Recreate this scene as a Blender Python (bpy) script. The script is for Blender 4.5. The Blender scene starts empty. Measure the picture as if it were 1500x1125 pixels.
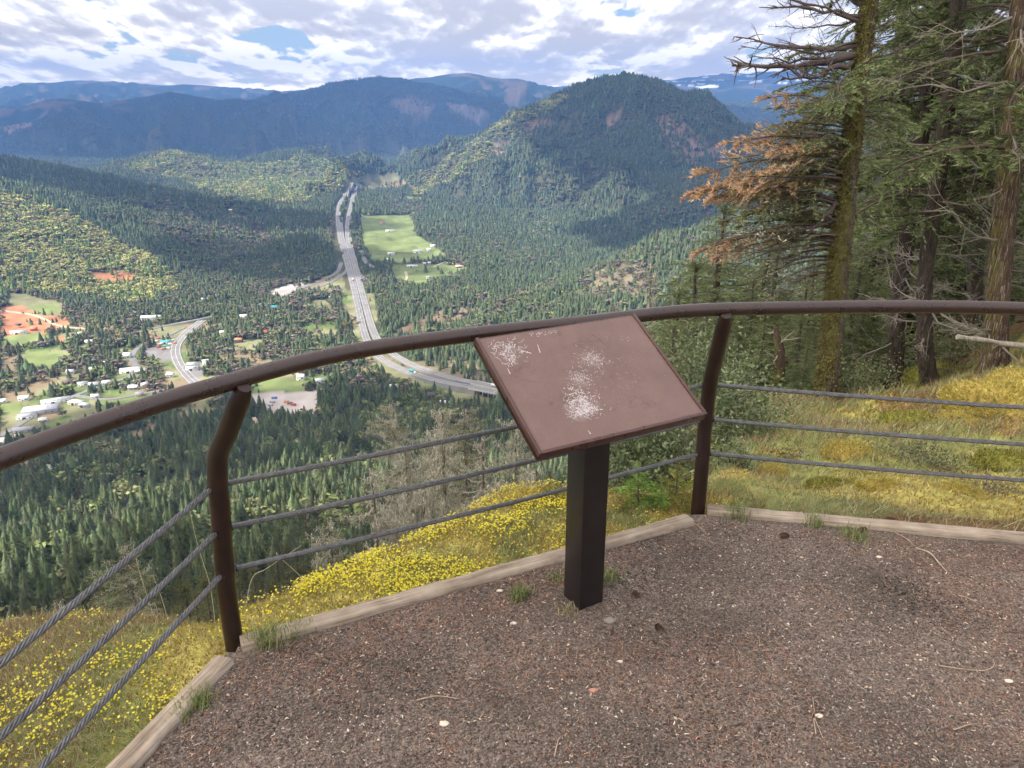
import bpy, math, random
import numpy as np
rng = np.random.default_rng(11)
random.seed(5)
SC = bpy.context.scene
COL = SC.collection
# ---------------------------------------------------------------- camera
F = 1127.0; PITCH = math.radians(20.1); EYE = 1.75
CP, SP = math.cos(PITCH), math.sin(PITCH)
cam_d = bpy.data.cameras.new('camera'); cam = bpy.data.objects.new('camera', cam_d); COL.objects.link(cam)
cam.location = (0, 0, EYE); cam.rotation_euler = (math.radians(90) - PITCH, 0, 0)
cam_d.sensor_width = 36; cam_d.lens = F / 1500 * 36; cam_d.clip_start = 0.05; cam_d.clip_end = 90000
SC.camera = cam

def ray(px, py):
    a = px - 750.0; b = py - 562.5
    return a, F * CP - b * SP, -(b * CP + F * SP)
def PY(px, py, y):                      # the point seen there at a forward distance y
    a, f, u = ray(px, py); s = y / f
    return np.array([a * s, y, EYE + u * s])
def PZ(px, py, z=0.0):                  # the point seen there at a height z
    a, f, u = ray(px, py); s = (z - EYE) / u
    return np.array([a * s, f * s, z])
def project(P):
    P = np.asarray(P, float); x = P[..., 0]; y = P[..., 1]; d = EYE - P[..., 2]
    Z = np.maximum(y * CP + d * SP, 1e-3); Y = d * CP - y * SP
    return 750 + F * x / Z, 562.5 + F * Y / Z
# ---------------------------------------------------------------- noise
def _h(ix, iy, s):
    n = (ix.astype(np.int64) * 374761393 + iy.astype(np.int64) * 668265263 + s * 2147483647) & 0xffffffff
    n = ((n ^ (n >> 13)) * 1274126177) & 0xffffffff
    n = n ^ (n >> 16)
    return (n & 0xffff) / 65535.0
def vnoise(x, y, s=0):
    x = np.asarray(x, float); y = np.asarray(y, float)
    ix = np.floor(x); iy = np.floor(y); fx = x - ix; fy = y - iy
    u = fx * fx * fx * (fx * (fx * 6 - 15) + 10); v = fy * fy * fy * (fy * (fy * 6 - 15) + 10)
    a = _h(ix, iy, s); b = _h(ix + 1, iy, s); c = _h(ix, iy + 1, s); d = _h(ix + 1, iy + 1, s)
    return (a + (b - a) * u) * (1 - v) + (c + (d - c) * u) * v
def fbm(x, y, o=4, s=0, g=0.5):
    t = 0; a = 1; n = 0
    for k in range(o):
        t = t + a * (vnoise(x * 2 ** k, y * 2 ** k, s + k * 17) * 2 - 1); n += a; a *= g
    return t / n
def sstep(a, b, x):
    t = np.clip((x - a) / (b - a), 0, 1); return t * t * (3 - 2 * t)
# ---------------------------------------------------------------- mesh helpers
class MB:
    """collects vertices, faces, material slots and a colour per face; build() links them as ONE mesh object"""
    def __init__(s): s.v = []; s.f = {3: [], 4: []}; s.m = {3: [], 4: []}; s.c = {3: [], 4: []}; s.n = 0
    def add(s, v, f, mat=0, col=(1, 1, 1)):
        v = np.asarray(v, float).reshape(-1, 3); f = np.asarray(f, np.int64)
        if len(f) == 0: return
        k = f.shape[1]
        s.v.append(v); s.f[k].append(f + s.n); s.m[k].append(np.full(len(f), mat))
        c = np.asarray(col, float)
        s.c[k].append(np.tile(c, (len(f), 1)) if c.ndim == 1 else c); s.n += len(v)
    def extend(s, o, R=None, t=(0, 0, 0), sc=1.0, colmul=None):
        v = np.concatenate(o.v) if o.v else np.zeros((0, 3))
        v = v * sc
        if R is not None: v = v @ np.asarray(R).T
        s.v.append(v + np.asarray(t))
        for k in (3, 4):
            if o.f[k]:
                s.f[k].append(np.concatenate(o.f[k]) + s.n); s.m[k].append(np.concatenate(o.m[k]))
                c = np.concatenate(o.c[k]); s.c[k].append(c if colmul is None else c * np.asarray(colmul))
        s.n += len(v)
    def mesh(s, name, mats, smooth=False):
        V = np.concatenate(s.v); me = bpy.data.meshes.new(name)
        F3 = np.concatenate(s.f[3]) if s.f[3] else np.zeros((0, 3), int); F4 = np.concatenate(s.f[4]) if s.f[4] else np.zeros((0, 4), int)
        me.vertices.add(len(V)); me.vertices.foreach_set('co', V.astype(np.float32).ravel())
        nl = len(F3) * 3 + len(F4) * 4; me.loops.add(nl); me.polygons.add(len(F3) + len(F4))
        me.loops.foreach_set('vertex_index', np.concatenate([F3.ravel(), F4.ravel()]).astype(np.int32))
        st = np.concatenate([np.arange(len(F3)) * 3, len(F3) * 3 + np.arange(len(F4)) * 4]).astype(np.int32)
        me.polygons.foreach_set('loop_start', st)
        mi = np.concatenate([np.concatenate(s.m[k]) for k in (3, 4) if s.m[k]]).astype(np.int32)
        me.polygons.foreach_set('material_index', mi)
        if smooth: me.polygons.foreach_set('use_smooth', np.ones(len(mi), bool))
        cc = np.concatenate([np.concatenate(s.c[k]) for k in (3, 4) if s.c[k]])
        if not np.allclose(cc, 1):
            at = me.attributes.new('Col', 'FLOAT_COLOR', 'FACE')
            at.data.foreach_set('color', np.concatenate([cc, np.ones((len(cc), 1))], 1).astype(np.float32).ravel())
        for m in (mats if isinstance(mats, (list, tuple)) else [mats]): me.materials.append(m)
        me.update(calc_edges=True); me.validate(); return me
    def build(s, name, mats, parent=None, smooth=False, loc=None):
        o = bpy.data.objects.new(name, s.mesh(name, mats, smooth)); COL.objects.link(o)
        if parent is not None: o.parent = parent
        if loc is not None: o.location = loc
        return o
def tag(o, label=None, cat=None, group=None, kind=None):
    for k, v in (('label', label), ('category', cat), ('group', group), ('kind', kind)):
        if v: o[k] = v
    return o
def empty(name, loc=(0, 0, 0), rz=0.0, sc=1.0):
    o = bpy.data.objects.new(name, None); COL.objects.link(o); o.location = loc; o.rotation_euler = (0, 0, rz); o.scale = (sc,) * 3
    o.empty_display_size = .2; return o
def copy_tree(o, parent=None):
    c = o.copy(); COL.objects.link(c)
    for k in ('label', 'category', 'group'):
        pass
    if parent is not None: c.parent = parent
    for ch in [q for q in KIDS.get(o.name, [])]: copy_tree(ch, c)
    return c
KIDS = {}
def kid(p, o): KIDS.setdefault(p.name, []).append(o); o.parent = p; return o

def box(mb, c, s, rz=0.0, mat=0, col=(1, 1, 1), taper=1.0):
    x, y, z = s[0] / 2, s[1] / 2, s[2] / 2
    v = np.array([[-x, -y, -z], [x, -y, -z], [x, y, -z], [-x, y, -z], [-x * taper, -y * taper, z], [x * taper, -y * taper, z], [x * taper, y * taper, z], [-x * taper, y * taper, z]])
    ca, sa = math.cos(rz), math.sin(rz)
    v = v @ np.array([[ca, sa, 0], [-sa, ca, 0], [0, 0, 1]]) + np.asarray(c)
    mb.add(v, [[0, 3, 2, 1], [4, 5, 6, 7], [0, 1, 5, 4], [1, 2, 6, 5], [2, 3, 7, 6], [3, 0, 4, 7]], mat, col)
def norm(v): v = np.asarray(v, float); return v / (np.linalg.norm(v, axis=-1, keepdims=True) + 1e-12)
def tube(mb, P, R, n=8, mat=0, col=(1, 1, 1), cap=True, rough=0.0, seed=0):
    P = np.asarray(P, float); m = len(P); R = np.broadcast_to(np.asarray(R, float), (m,)).copy()
    T = norm(np.gradient(P, axis=0)); up = np.array([0, 0, 1.0]) if abs(T[0][2]) < .9 else np.array([1.0, 0, 0])
    A = norm(up - T[0] * np.dot(up, T[0])); fr = []
    for i in range(m):
        A = norm(A - T[i] * np.dot(A, T[i])); fr.append((A, np.cross(T[i], A)))
    th = np.arange(n) * 2 * math.pi / n
    V = np.empty((m, n, 3))
    for i in range(m):
        rr = R[i] if rough == 0 else R[i] * (1 + rough * (vnoise(th * 0.9 + seed * 7.1 + 3 * np.cos(th), np.full(n, i * .9 + seed)) * 2 - 1) + rough * .6 * (rs.random(n) - .5))
        V[i] = P[i] + (np.cos(th) * rr)[:, None] * fr[i][0] + (np.sin(th) * rr)[:, None] * fr[i][1]
    i, j = np.meshgrid(np.arange(m - 1), np.arange(n), indexing='ij'); jn = (j + 1) % n
    Fq = np.stack([i * n + j, i * n + jn, (i + 1) * n + jn, (i + 1) * n + j], -1).reshape(-1, 4)
    mb.add(V.reshape(-1, 3), Fq, mat, col)
    if cap:
        for k, fl in ((0, True), (m - 1, False)):
            vv = np.vstack([V[k], P[k]]); a = np.arange(n); b = (a + 1) % n; c = np.full(n, n)
            mb.add(vv, np.stack([b, a, c] if fl else [a, b, c], -1), mat, col)
rs = np.random.default_rng(3)
def spline(P, n):
    P = np.asarray(P, float); Q = np.vstack([2 * P[0] - P[1], P, 2 * P[-1] - P[-2]]); out = []
    for i in range(1, len(Q) - 2):
        k = n if i < len(Q) - 3 else n + 1
        for t in (np.arange(k) / n):
            a, b, c, d = Q[i - 1], Q[i], Q[i + 1], Q[i + 2]
            out.append(.5 * ((2 * b) + (c - a) * t + (2 * a - 5 * b + 4 * c - d) * t * t + (3 * b - a - 3 * c + d) * t ** 3))
    return np.array(out)
# ---------------------------------------------------------------- materials
def newmat(name):
    m = bpy.data.materials.new(name); m.use_nodes = True; nt = m.node_tree; b = nt.nodes['Principled BSDF']
    return m, nt, b
def L(nt, a, b): nt.links.new(a, b)
def nd(nt, t, **k):
    n = nt.nodes.new(t)
    for a, v in k.items(): setattr(n, a, v)
    return n
def noise_n(nt, scale, detail=4, rough=.55, coord='Object', vec=None):
    if vec is None:
        tc = nd(nt, 'ShaderNodeTexCoord'); vec = tc.outputs[coord]
    n = nd(nt, 'ShaderNodeTexNoise'); n.inputs['Scale'].default_value = scale; n.inputs['Detail'].default_value = detail; n.inputs['Roughness'].default_value = rough
    L(nt, vec, n.inputs['Vector']); return n
def ramp(nt, fac, stops):
    r = nd(nt, 'ShaderNodeValToRGB'); e = r.color_ramp.elements
    while len(e) < len(stops): e.new(.5)
    for el, (p, c) in zip(e, stops): el.position = p; el.color = (*c, 1)
    L(nt, fac, r.inputs['Fac']); return r
def mixc(nt, fac, a, b, mode='MIX'):
    m = nd(nt, 'ShaderNodeMix', data_type='RGBA', blend_type=mode)
    for sck, v in ((m.inputs[0], fac), (m.inputs[6], a), (m.inputs[7], b)):
        if isinstance(v, (int, float)): sck.default_value = v
        elif isinstance(v, tuple): sck.default_value = (*v, 1)
        else: L(nt, v, sck)
    return m.outputs[2]
def bump(nt, b, h, strength=.5, dist=.01):
    n = nd(nt, 'ShaderNodeBump'); n.inputs['Strength'].default_value = strength; n.inputs['Distance'].default_value = dist
    L(nt, h, n.inputs['Height']); L(nt, n.outputs['Normal'], b.inputs['Normal'])
def simple(name, c1, c2, scale=20, rough=.8, bmp=0, bdist=.005, detail=5, metal=0, spec=.5, stretch=None, coord='Object'):
    m, nt, b = newmat(name); tc = nd(nt, 'ShaderNodeTexCoord'); v = tc.outputs[coord]
    if stretch:
        mp = nd(nt, 'ShaderNodeMapping'); mp.inputs['Scale'].default_value = stretch; L(nt, v, mp.inputs['Vector']); v = mp.outputs['Vector']
    n = noise_n(nt, scale, detail, vec=v)
    r = ramp(nt, n.outputs['Fac'], [(.3, c1), (.7, c2)]); L(nt, r.outputs['Color'], b.inputs['Base Color'])
    b.inputs['Roughness'].default_value = rough; b.inputs['Metallic'].default_value = metal; b.inputs['Specular IOR Level'].default_value = spec
    if bmp: bump(nt, b, n.outputs['Fac'], bmp, bdist)
    return m
def colmat(name, rough=.85, trans=0.0, spec=.2, rnd=.25, inst=False, bmp=0):
    """colour comes from the face colours (and from the tint of each single tree)"""
    m, nt, b = newmat(name)
    at = nd(nt, 'ShaderNodeAttribute'); at.attribute_name = 'Col'
    c = at.outputs['Color']
    if inst:
        t = nd(nt, 'ShaderNodeAttribute'); t.attribute_type = 'INSTANCER'; t.attribute_name = 'tint'
        c = mixc(nt, 1.0, c, t.outputs['Color'], 'MULTIPLY')
    elif rnd:
        oi = nd(nt, 'ShaderNodeObjectInfo'); hs = nd(nt, 'ShaderNodeHueSaturation')
        mr = nd(nt, 'ShaderNodeMapRange'); mr.inputs['To Min'].default_value = 1 - rnd; mr.inputs['To Max'].default_value = 1 + rnd
        L(nt, oi.outputs['Random'], mr.inputs['Value']); L(nt, mr.outputs['Result'], hs.inputs['Value']); L(nt, c, hs.inputs['Color']); c = hs.outputs['Color']
    L(nt, c, b.inputs['Base Color']); b.inputs['Roughness'].default_value = rough; b.inputs['Specular IOR Level'].default_value = spec
    if trans:
        tr = nd(nt, 'ShaderNodeBsdfTranslucent'); L(nt, c, tr.inputs['Color']); mx = nd(nt, 'ShaderNodeMixShader'); mx.inputs[0].default_value = trans
        L(nt, b.outputs[0], mx.inputs[1]); L(nt, tr.outputs[0], mx.inputs[2]); L(nt, mx.outputs[0], nt.nodes['Material Output'].inputs['Surface'])
    return m
M_FAR = colmat('far_foliage', inst=True, spec=.1)
M_NEEDLE = colmat('needles', trans=.4, rnd=.18)
M_LEAF = colmat('leaves', trans=.3, rough=.6, rnd=.1, spec=.3)
M_TINT = colmat('tinted', rnd=0, rough=.9)
# ---------------------------------------------------------------- terrain
FLOOR = -376.0
def crest(pts, dist, slope, seed=0, bend=None):
    """a hill crest: where it stands on the skyline and how far away it is"""
    out = []
    for i, p in enumerate(pts):
        d = dist if not hasattr(dist, '__len__') else dist[i]
        q = PY(p[0], p[1], d); out.append((q[0], q[1], max(q[2] - FLOOR, 5)))
    return np.array(out), slope, seed
RIDGES = [
 crest([(-260,135),(-100,128),(0,131),(60,127),(98,118),(118,117),(150,126),(180,133),(230,131),(268,122),(310,140),(330,147),(345,138),(400,138),(450,131),(500,138),(600,150)], 14000, .16, 1),
 crest([(-300,170),(-100,162),(0,158),(60,152),(90,143),(135,149),(165,163),(200,148),(250,134),(285,145),(312,161),(345,142),(380,149),(407,161),(432,149),(470,129),(500,128),(530,117),(560,113),(600,120),(640,129),(680,150),(700,190),(700,230)],
       [8700]*18+[8600,8500,8300,8000,7500,6900], .33, 2),
 crest([(-160,215),(-60,200),(30,182),(95,174),(170,198),(240,232)], 6900, .42, 31),
 crest([(290,222),(350,196),(410,184),(470,198),(545,236)], 7300, .45, 32),
 crest([(600,238),(640,205),(700,180),(770,172),(850,190)], 7600, .45, 33),
 crest([(560,130),(590,118),(640,112),(690,107),(720,115),(755,133),(785,150),(830,170),(870,200)], 11000, .3, 3),
 crest([(690,150),(770,138),(830,127),(870,122),(950,118),(1000,120),(1060,110),(1120,108),(1190,100),(1300,92),(1450,85),(1700,90)], 14600, .15, 4),
 crest([(940,175),(1000,155),(1080,150),(1150,152),(1250,148),(1400,140)], 8500, .35, 5),
 crest([(585,272),(620,265),(660,240),(690,216),(740,186),(800,160),(850,137),(880,123),(915,111),(950,124),(990,144),(1040,176),(1080,202),(1130,230),(1200,255),(1300,300)],
       [4600,4450,4400,4300,4200,4100,4050,4000,4000,3950,3900,3850,3800,3700,3600,3500], .55, 6),
 crest([(915,111),(935,190),(930,260),(900,330)], [4000,3500,3000,2600], .5, 14),
 crest([(1300,190),(1130,225),(1050,262),(990,300),(930,345),(870,385),(810,415),(740,432)], [2900,2700,2500,2350,2200,2050,1950,1900], .42, 7),
 crest([(1250,300),(1100,320),(1010,345),(950,375),(880,410),(820,440),(740,458),(650,462),(600,478)], [1500,1450,1420,1400,1380,1370,1360,1400,1430], .5, 8),
 crest([(130,275),(170,255),(200,232),(250,222),(300,234),(350,248),(395,242),(430,222),(470,228),(510,247),(545,264)], [4600,4500,4400,4300,4300,4300,4400,4500,4600,4700,4800], .32, 9),
 crest([(-300,210),(-100,225),(0,238),(100,252),(180,272),(250,298),(330,305),(420,322),(480,352),(497,372)], [2900,2900,2900,2850,2800,2750,2900,2800,2500,2300], .3, 10),
 crest([(-300,260),(-100,275),(0,296),(60,306),(120,335),(180,368),(250,408),(330,432)], [2200,2150,2100,2050,2000,1900,1750,1680], .25, 11),
]
PL = np.array([(0,-4),(4,-7),(8,-12),(15,-20),(50,-52),(120,-108),(250,-192),(400,-247),(600,-308),(800,-350),(930,-378),(1100,-420),(40000,-3000)], float)
PR = np.array([(0,-3),(12,-7),(30,-13),(80,-34),(150,-60),(400,-140),(1000,-300),(1500,-420),(40000,-3000)], float)
# kerb line (outer edge) and shoulder edge, seen from above
K = [PZ(-60,1420)[:2]*1.0, PZ(150,1125)[:2], PZ(345,945)[:2], PZ(1022,748)[:2], PZ(1500,781)[:2], PZ(2300,850)[:2]]
EDGE = np.array([(-4.2,-3.),(-3.3,.2)]+[tuple(PZ(x,y+10,-.13)[:2]) for x,y in ((-260,850),(-60,848),(60,868),(130,888),(230,932),(325,938),(372,908),(430,888),(500,858),(600,808),(700,750),(760,716),(810,706))]+[(.42,3.5),(.8,3.38),(1.08,3.5),(1.45,4.3),(1.8,5.3),(2.4,6.9),(3.2,10),(4.2,15),(6.5,25),(12,45),(25,90),(45,200)], float)
def seg_d(x, y, P):
    """distance to a polyline and on which side (+ = left of its direction)"""
    best = np.full(np.shape(x), 1e9); side = np.zeros(np.shape(x))
    for a, b in zip(P[:-1], P[1:]):
        d = b - a; t = np.clip(((x - a[0]) * d[0] + (y - a[1]) * d[1]) / (d @ d), 0, 1)
        ex = x - a[0] - t * d[0]; ey = y - a[1] - t * d[1]; q = np.hypot(ex, ey)
        s = np.sign(d[0] * (y - a[1]) - d[1] * (x - a[0])); m = q < best - 1e-9
        best = np.where(m, q, best); side = np.where(m, s, side)
    return best, side
_c = [(-1.6,1.8,-.12),(-1.3,2.5,-.1),(-1.6,2.3,-.14),(-.7,2.75,-.07),(-.2,3.3,-.12),(.4,3.4,-.1),(-2.2,1,-.2),(-3,-2,-.3),(.8,3.1,-.07),(1.3,3.15,-.05),(2.0,3.05,-.03),(3,3,-.02),
      (-.9,2.2,-.06),(0,2.7,-.05),(0,1,-.06),(-1,1,-.06),(1.5,1,-.06),(3,1,-.05),(0,-4,0),(3,-5,.2),(-3,-6,0)]
for px, py, y in [(1205,612,9),(1310,582,14),(1372,572,12),(1455,535,10.5),(1500,600,6),(1500,700,4),(1400,640,5),(1200,700,4.2),(1120,650,5.3),(1500,480,12),(1300,640,6.5),(1420,560,8),(1080,640,5.5),(1150,600,9)]:
    q = PY(px, py, y); _c.append(tuple(q))
_c += [(10,20,-6.2),(20,30,-6),(5,20,-9),(30,60,-14),(18,60,-28),(60,100,-30),(60,30,-7),(30,10,-.5),(12,3,1.0),(6,2.5,.15),(8,5,.0),(100,30,-12),(-10,40,-30),(0,15,-8),(-20,5,-10),(-40,60,-60),(0,100,-60),(100,200,-60)]
_c = np.array(_c)
def _tps(r): return r * r * np.log(r + 1e-9)
_n = len(_c); _A = np.zeros((_n + 3, _n + 3)); _A[:_n, :_n] = _tps(np.hypot(_c[:, None, 0] - _c[None, :, 0], _c[:, None, 1] - _c[None, :, 1])) + np.eye(_n) * .02
_A[:_n, _n] = 1; _A[:_n, _n + 1:] = _c[:, :2]; _A[_n, :_n] = 1; _A[_n + 1:, :_n] = _c[:, :2].T
_w = np.linalg.solve(_A, np.concatenate([_c[:, 2], [0, 0, 0]]))
def near_z(x, y):
    z = _w[_n] + _w[_n + 1] * x + _w[_n + 2] * y
    for i in range(_n): z = z + _w[i] * _tps(np.hypot(x - _c[i, 0], y - _c[i, 1]))
    return z
def T(x, y):
    x = np.asarray(x, float); y = np.asarray(y, float); sh = x.shape; x = x.ravel(); y = y.ravel()
    r = np.hypot(x, y); az = np.degrees(np.arctan2(x, y))
    wx = x + 35 * fbm(x / 700, y / 700, 3, 5) * sstep(900, 2500, r); wy = y + 60 * fbm(x / 700 + 9, y / 700, 3, 6) * sstep(900, 2500, r)
    hill = np.zeros_like(x)
    for P, sl, sd in RIDGES:
        H0 = P[:, 2].max(); w0 = H0 / sl * 1.5
        m = (x > P[:, 0].min() - w0) & (x < P[:, 0].max() + w0) & (y > P[:, 1].min() - w0) & (y < P[:, 1].max() + w0)
        if not m.any(): continue
        X = wx[m]; Y = wy[m]; best = np.zeros_like(X)
        gul = 1 + .62 * fbm(X / 380, Y / 380, 4, sd * 3, .55) if H0 < 800 else 1 + .4 * fbm(X / 1500, Y / 1500, 4, sd * 3)
        for a, b in zip(P[:-1], P[1:]):
            d = b[:2] - a[:2]; t = np.clip(((X - a[0]) * d[0] + (Y - a[1]) * d[1]) / (d @ d), 0, 1)
            q = np.hypot(X - a[0] - t * d[0], Y - a[1] - t * d[1]); h = a[2] + (b[2] - a[2]) * t
            u = np.clip(q * sl / h * gul / 1.25, 0, 1)
            best = np.maximum(best, h * (.6 * (1 - u) + .4 * (1 - u * u * (3 - 2 * u))))
        hh = hill[m]; k = 12.0
        hill[m] = np.where(np.abs(hh - best) < k, np.maximum(hh, best) + (k - np.abs(hh - best)) ** 2 / (4 * k) * np.minimum(1, np.minimum(hh, best) / 12), np.maximum(hh, best))
    hill = hill + fbm(x / 160, y / 160, 3, 21) * np.clip(hill * .06, 0, 14) + fbm(x / 700, y / 900, 4, 23) * 45 * sstep(10000, 12500, r)
    z = FLOOR + hill + fbm(x / 500, y / 500, 2, 31) * 3
    w = sstep(15, 26, az) * sstep(160, 110, az); w = np.where(az < -90, 0, w)
    own = np.interp(r, PL[:, 0], PL[:, 1]) * (1 - w) + np.interp(r, PR[:, 0], PR[:, 1]) * w + EYE
    own = own + fbm(x / 60, y / 60, 4, 41) * np.clip(r * .035, 0, 12)
    # the shoulder round the platform
    mn = r < 160
    if mn.any():
        X = x[mn]; Y = y[mn]; q, s = seg_d(X, Y, EDGE); dd = np.where(s > 0, q, -q)      # + = beyond the edge
        st = np.where(dd > 0, np.where(dd < .3, dd * dd * 3.0, .27 + (dd - .3) * 1.7), 0)
        st = np.where(r[mn] < 1.2, 0, st)
        nz = near_z(X, Y) - st + fbm(X / .55, Y / .55, 4, 51) * np.where(X > 1.2, .10, .04) * sstep(-.0, .3, seg_d(X, Y, np.array(K))[0]) * np.clip(r[mn] / 4, .5, 3) + fbm(X / 3, Y / 3, 3, 53) * np.clip((r[mn] - 4) * .04, 0, .5)
        kd, ks = seg_d(X, Y, np.array(K))
        nz = np.where(ks < 0, np.where(Y > -6, -.05 + 0 * X, nz), nz)
        bl = sstep(70, 150, r[mn])
        o = own[mn]; nz = np.where(bl > 0, nz * (1 - bl) + o * bl, nz)
        k = 1.5; df = nz - o; nz = np.where(np.abs(df) < k, np.maximum(nz, o) + (k - np.abs(df)) ** 2 / (4 * k) * sstep(4, 20, r[mn]), np.maximum(nz, o))
        own[mn] = nz
    k = 14.0; df = z - own; far = r > 60
    z = np.where(np.abs(df) < k, np.maximum(z, own) + (k - np.abs(df)) ** 2 / (4 * k) * far, np.maximum(z, own))
    return z.reshape(sh)
def T1(x, y): return float(T(np.array([x]), np.array([y]))[0])
_hs = np.geomspace(1.2, 15800, 2600)
def hit(px, py):
    """where the sight line through a photo pixel meets the ground"""
    a, f, u = ray(px, py); y = _hs; s = y / f
    x = a * s; zl = EYE + u * s; g = T(x, y) - zl
    i = np.argmax(g > 0)
    if g[i] <= 0: i = len(y) - 1
    lo, hi = y[max(i - 1, 0)], y[i]
    for _ in range(14):
        mid = (lo + hi) / 2; s = mid / f
        if T1(a * s, mid) > EYE + u * s: hi = mid
        else: lo = mid
    s = hi / f; return np.array([a * s, hi, EYE + u * s])
def inpoly(px, py, poly):
    ins = np.zeros(np.shape(px), bool); n = len(poly)
    for i in range(n):
        x1, y1 = poly[i]; x2, y2 = poly[(i + 1) % n]
        if y1 == y2: continue
        c = ((y1 > py) != (y2 > py)) & (px < (x2 - x1) * (py - y1) / (y2 - y1) + x1); ins ^= c
    return ins
G1 = (.19, .235, .09); G2 = (.22, .22, .12); RED = (.42, .20, .11); TAN = (.3, .22, .13); LOT = (.42, .38, .36); GREY = (.22, .21, .21); CUT = (.23, .16, .125)
COVER = [  # ground cover that can be told from the forest: colour, how many trees are left on it (0..1), outline
 (G2, .5, [(0,428),(60,430),(110,450),(200,480),(320,470),(400,438),(480,402),(520,430),(535,500),(600,540),(720,585),(700,612),(600,600),(470,588),(300,615),(140,690),(0,740)]),
 (G2, .0, [(12,430),(30,430),(92,445),(92,462),(60,460),(14,450)]), (RED, .02, [(0,450),(30,448),(60,462),(96,464),(104,478),(60,488),(0,492)]),
 (G1, .0, [(40,448),(80,445),(88,455),(60,461)]), (G1, .0, [(8,492),(60,486),(82,496),(50,508),(5,507)]), (RED, .02, [(80,495),(95,490),(92,504),(78,503)]),
 (G1, .0, [(38,514),(98,515),(110,526),(60,543),(35,540)]), (G1, .03, [(0,588),(28,590),(34,604),(0,612)]), (G1, .03, [(58,628),(100,604),(105,618),(62,642)]),
 (G1, .03, [(150,573),(232,580),(205,602),(150,598)]), (G2, .03, [(230,620),(300,590),(330,600),(270,625)]),
 (G1, .0, [(528,316),(604,315),(612,345),(640,362),(660,378),(600,384),(545,384),(530,352)]), (G1, .01, [(575,386),(665,388),(690,394),(645,408),(612,418),(592,412),(570,404)]),
 (G2, .0, [(538,254),(582,255),(590,270),(560,278),(540,280)]), (G2, .1, [(500,262),(540,256),(540,290),(520,282)]), (G1, .0, [(588,288),(622,288),(618,293),(590,293)]),
 (TAN, .15, [(560,268),(600,266),(612,276),(575,280)]),
 (G2, .05, [(452,440),(490,438),(484,456),(460,458)]), (G2, .02, [(532,430),(548,430),(556,472),(542,476)]), (G2, .05, [(415,430),(470,418),(500,400),(505,420),(470,430)]),
 (G1, .0, [(372,556),(444,554),(446,573),(380,574)]), (G2, .05, [(345,500),(388,496),(376,516),(350,514)]), (G2, .1, [(545,520),(600,550),(640,565),(600,562),(550,545)]),
 (LOT, .0, [(330,582),(372,575),(470,572),(468,590),(480,606),(440,612),(400,604),(370,598)]), (GREY, .0, [(212,508),(252,508),(254,530),(210,528)]), (GREY, .0, [(272,535),(296,530),(300,550),(282,558)]),
 (TAN, .3, [(110,470),(150,470),(190,490),(170,500),(120,490)]), (LOT, .02, [(395,425),(440,412),(450,420),(430,430),(400,435)]), (TAN, .1, [(55,606),(90,600),(88,612),(60,616)]),
 (RED, .1, [(130,400),(165,396),(198,400),(190,414),(145,414)]),
 (CUT, .38, [(958,172),(985,165),(1015,190),(1065,215),(1062,262),(1010,250),(975,222)]), (CUT, .3, [(770,180),(792,172),(830,180),(800,190),(775,205),(765,196)]), (CUT, .3, [(716,215),(742,204),(748,216),(730,232)]),
 (CUT, .2, [(885,175),(915,155),(910,175),(890,195)]), ((.2,.15,.11), .3, [(565,150),(600,143),(640,152),(625,180),(590,165)]), ((.24,.19,.14), .2, [(650,150),(700,155),(722,168),(700,180),(665,165)]),
 ((.3,.2,.15), .3, [(0,158),(30,165),(50,185),(10,195),(0,190)]), ((.19,.16,.1), .3, [(855,440),(870,400),(905,385),(935,388),(950,420),(935,445)]), ((.22,.16,.11), .2, [(560,500),(600,470),(650,452),(712,448),(706,462),(620,490)]),
 ((.2,.17,.11), .35, [(575,540),(640,520),(720,540),(735,575),(640,552)]), (RED, .6, [(665,376),(680,376),(682,390),(668,390)]), ((.3,.14,.09), .5, [(500,465),(518,468),(512,482),(495,480)]),
]
ROADS = [  # name, label, width, photo polyline
 ('freeway', 12.5, [(522,271),(512,277),(507,285),(499,300),(497,325),(501,355),(509,385),(518,420),(527,460),(535,492),(547,516),(570,533),(605,549),(650,565),(700,577),(740,586),(800,600),(860,612)]),
 ('freeway', 12.5, [(526,272),(519,278),(519,287),(516,302),(511,327),(511,355),(519,385),(528,420),(539,460),(548,488),(560,507),(583,524),(614,540),(656,556),(703,569),(742,578),(800,591),(860,603)]),
 ('frontage_road', 8, [(528,282),(527,300),(528,320),(523,340),(528,362),(536,384),(548,392)]),
 ('ramp', 7, [(510,386),(507,397),(494,408),(474,418),(452,424)]), ('ramp', 7, [(520,390),(526,400),(540,413),(550,416)]),
 ('local_road', 8, [(500,385),(494,398),(478,408),(440,424),(400,440),(345,455),(300,466),(240,478),(200,488),(178,498),(150,506)]),
 ('curved_road', 15, [(296,470),(278,484),(262,500),(257,514),(261,530),(272,547),(288,562),(310,575)]),
 ('town_street', 8, [(215,502),(200,512),(194,524),(200,540),(190,552),(150,565),(110,580),(60,604),(0,640)]),
 ('town_street', 7, [(225,500),(250,490),(270,480)]), ('town_street', 6, [(110,580),(160,585),(220,575),(250,570)]),
 ('frontage_road', 9, [(770,572),(735,590),(706,602),(686,614),(660,632)]), ('dirt_track', 4.5, [(594,398),(596,408),(588,414),(580,420)]), ('dirt_track', 4, [(634,392),(650,385),(668,386)]),
 ('dirt_track', 4, [(372,612),(376,620),(374,628),(395,628)]), ('dirt_track', 5, [(0,455),(50,462),(90,478),(140,482)]),
]
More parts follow.
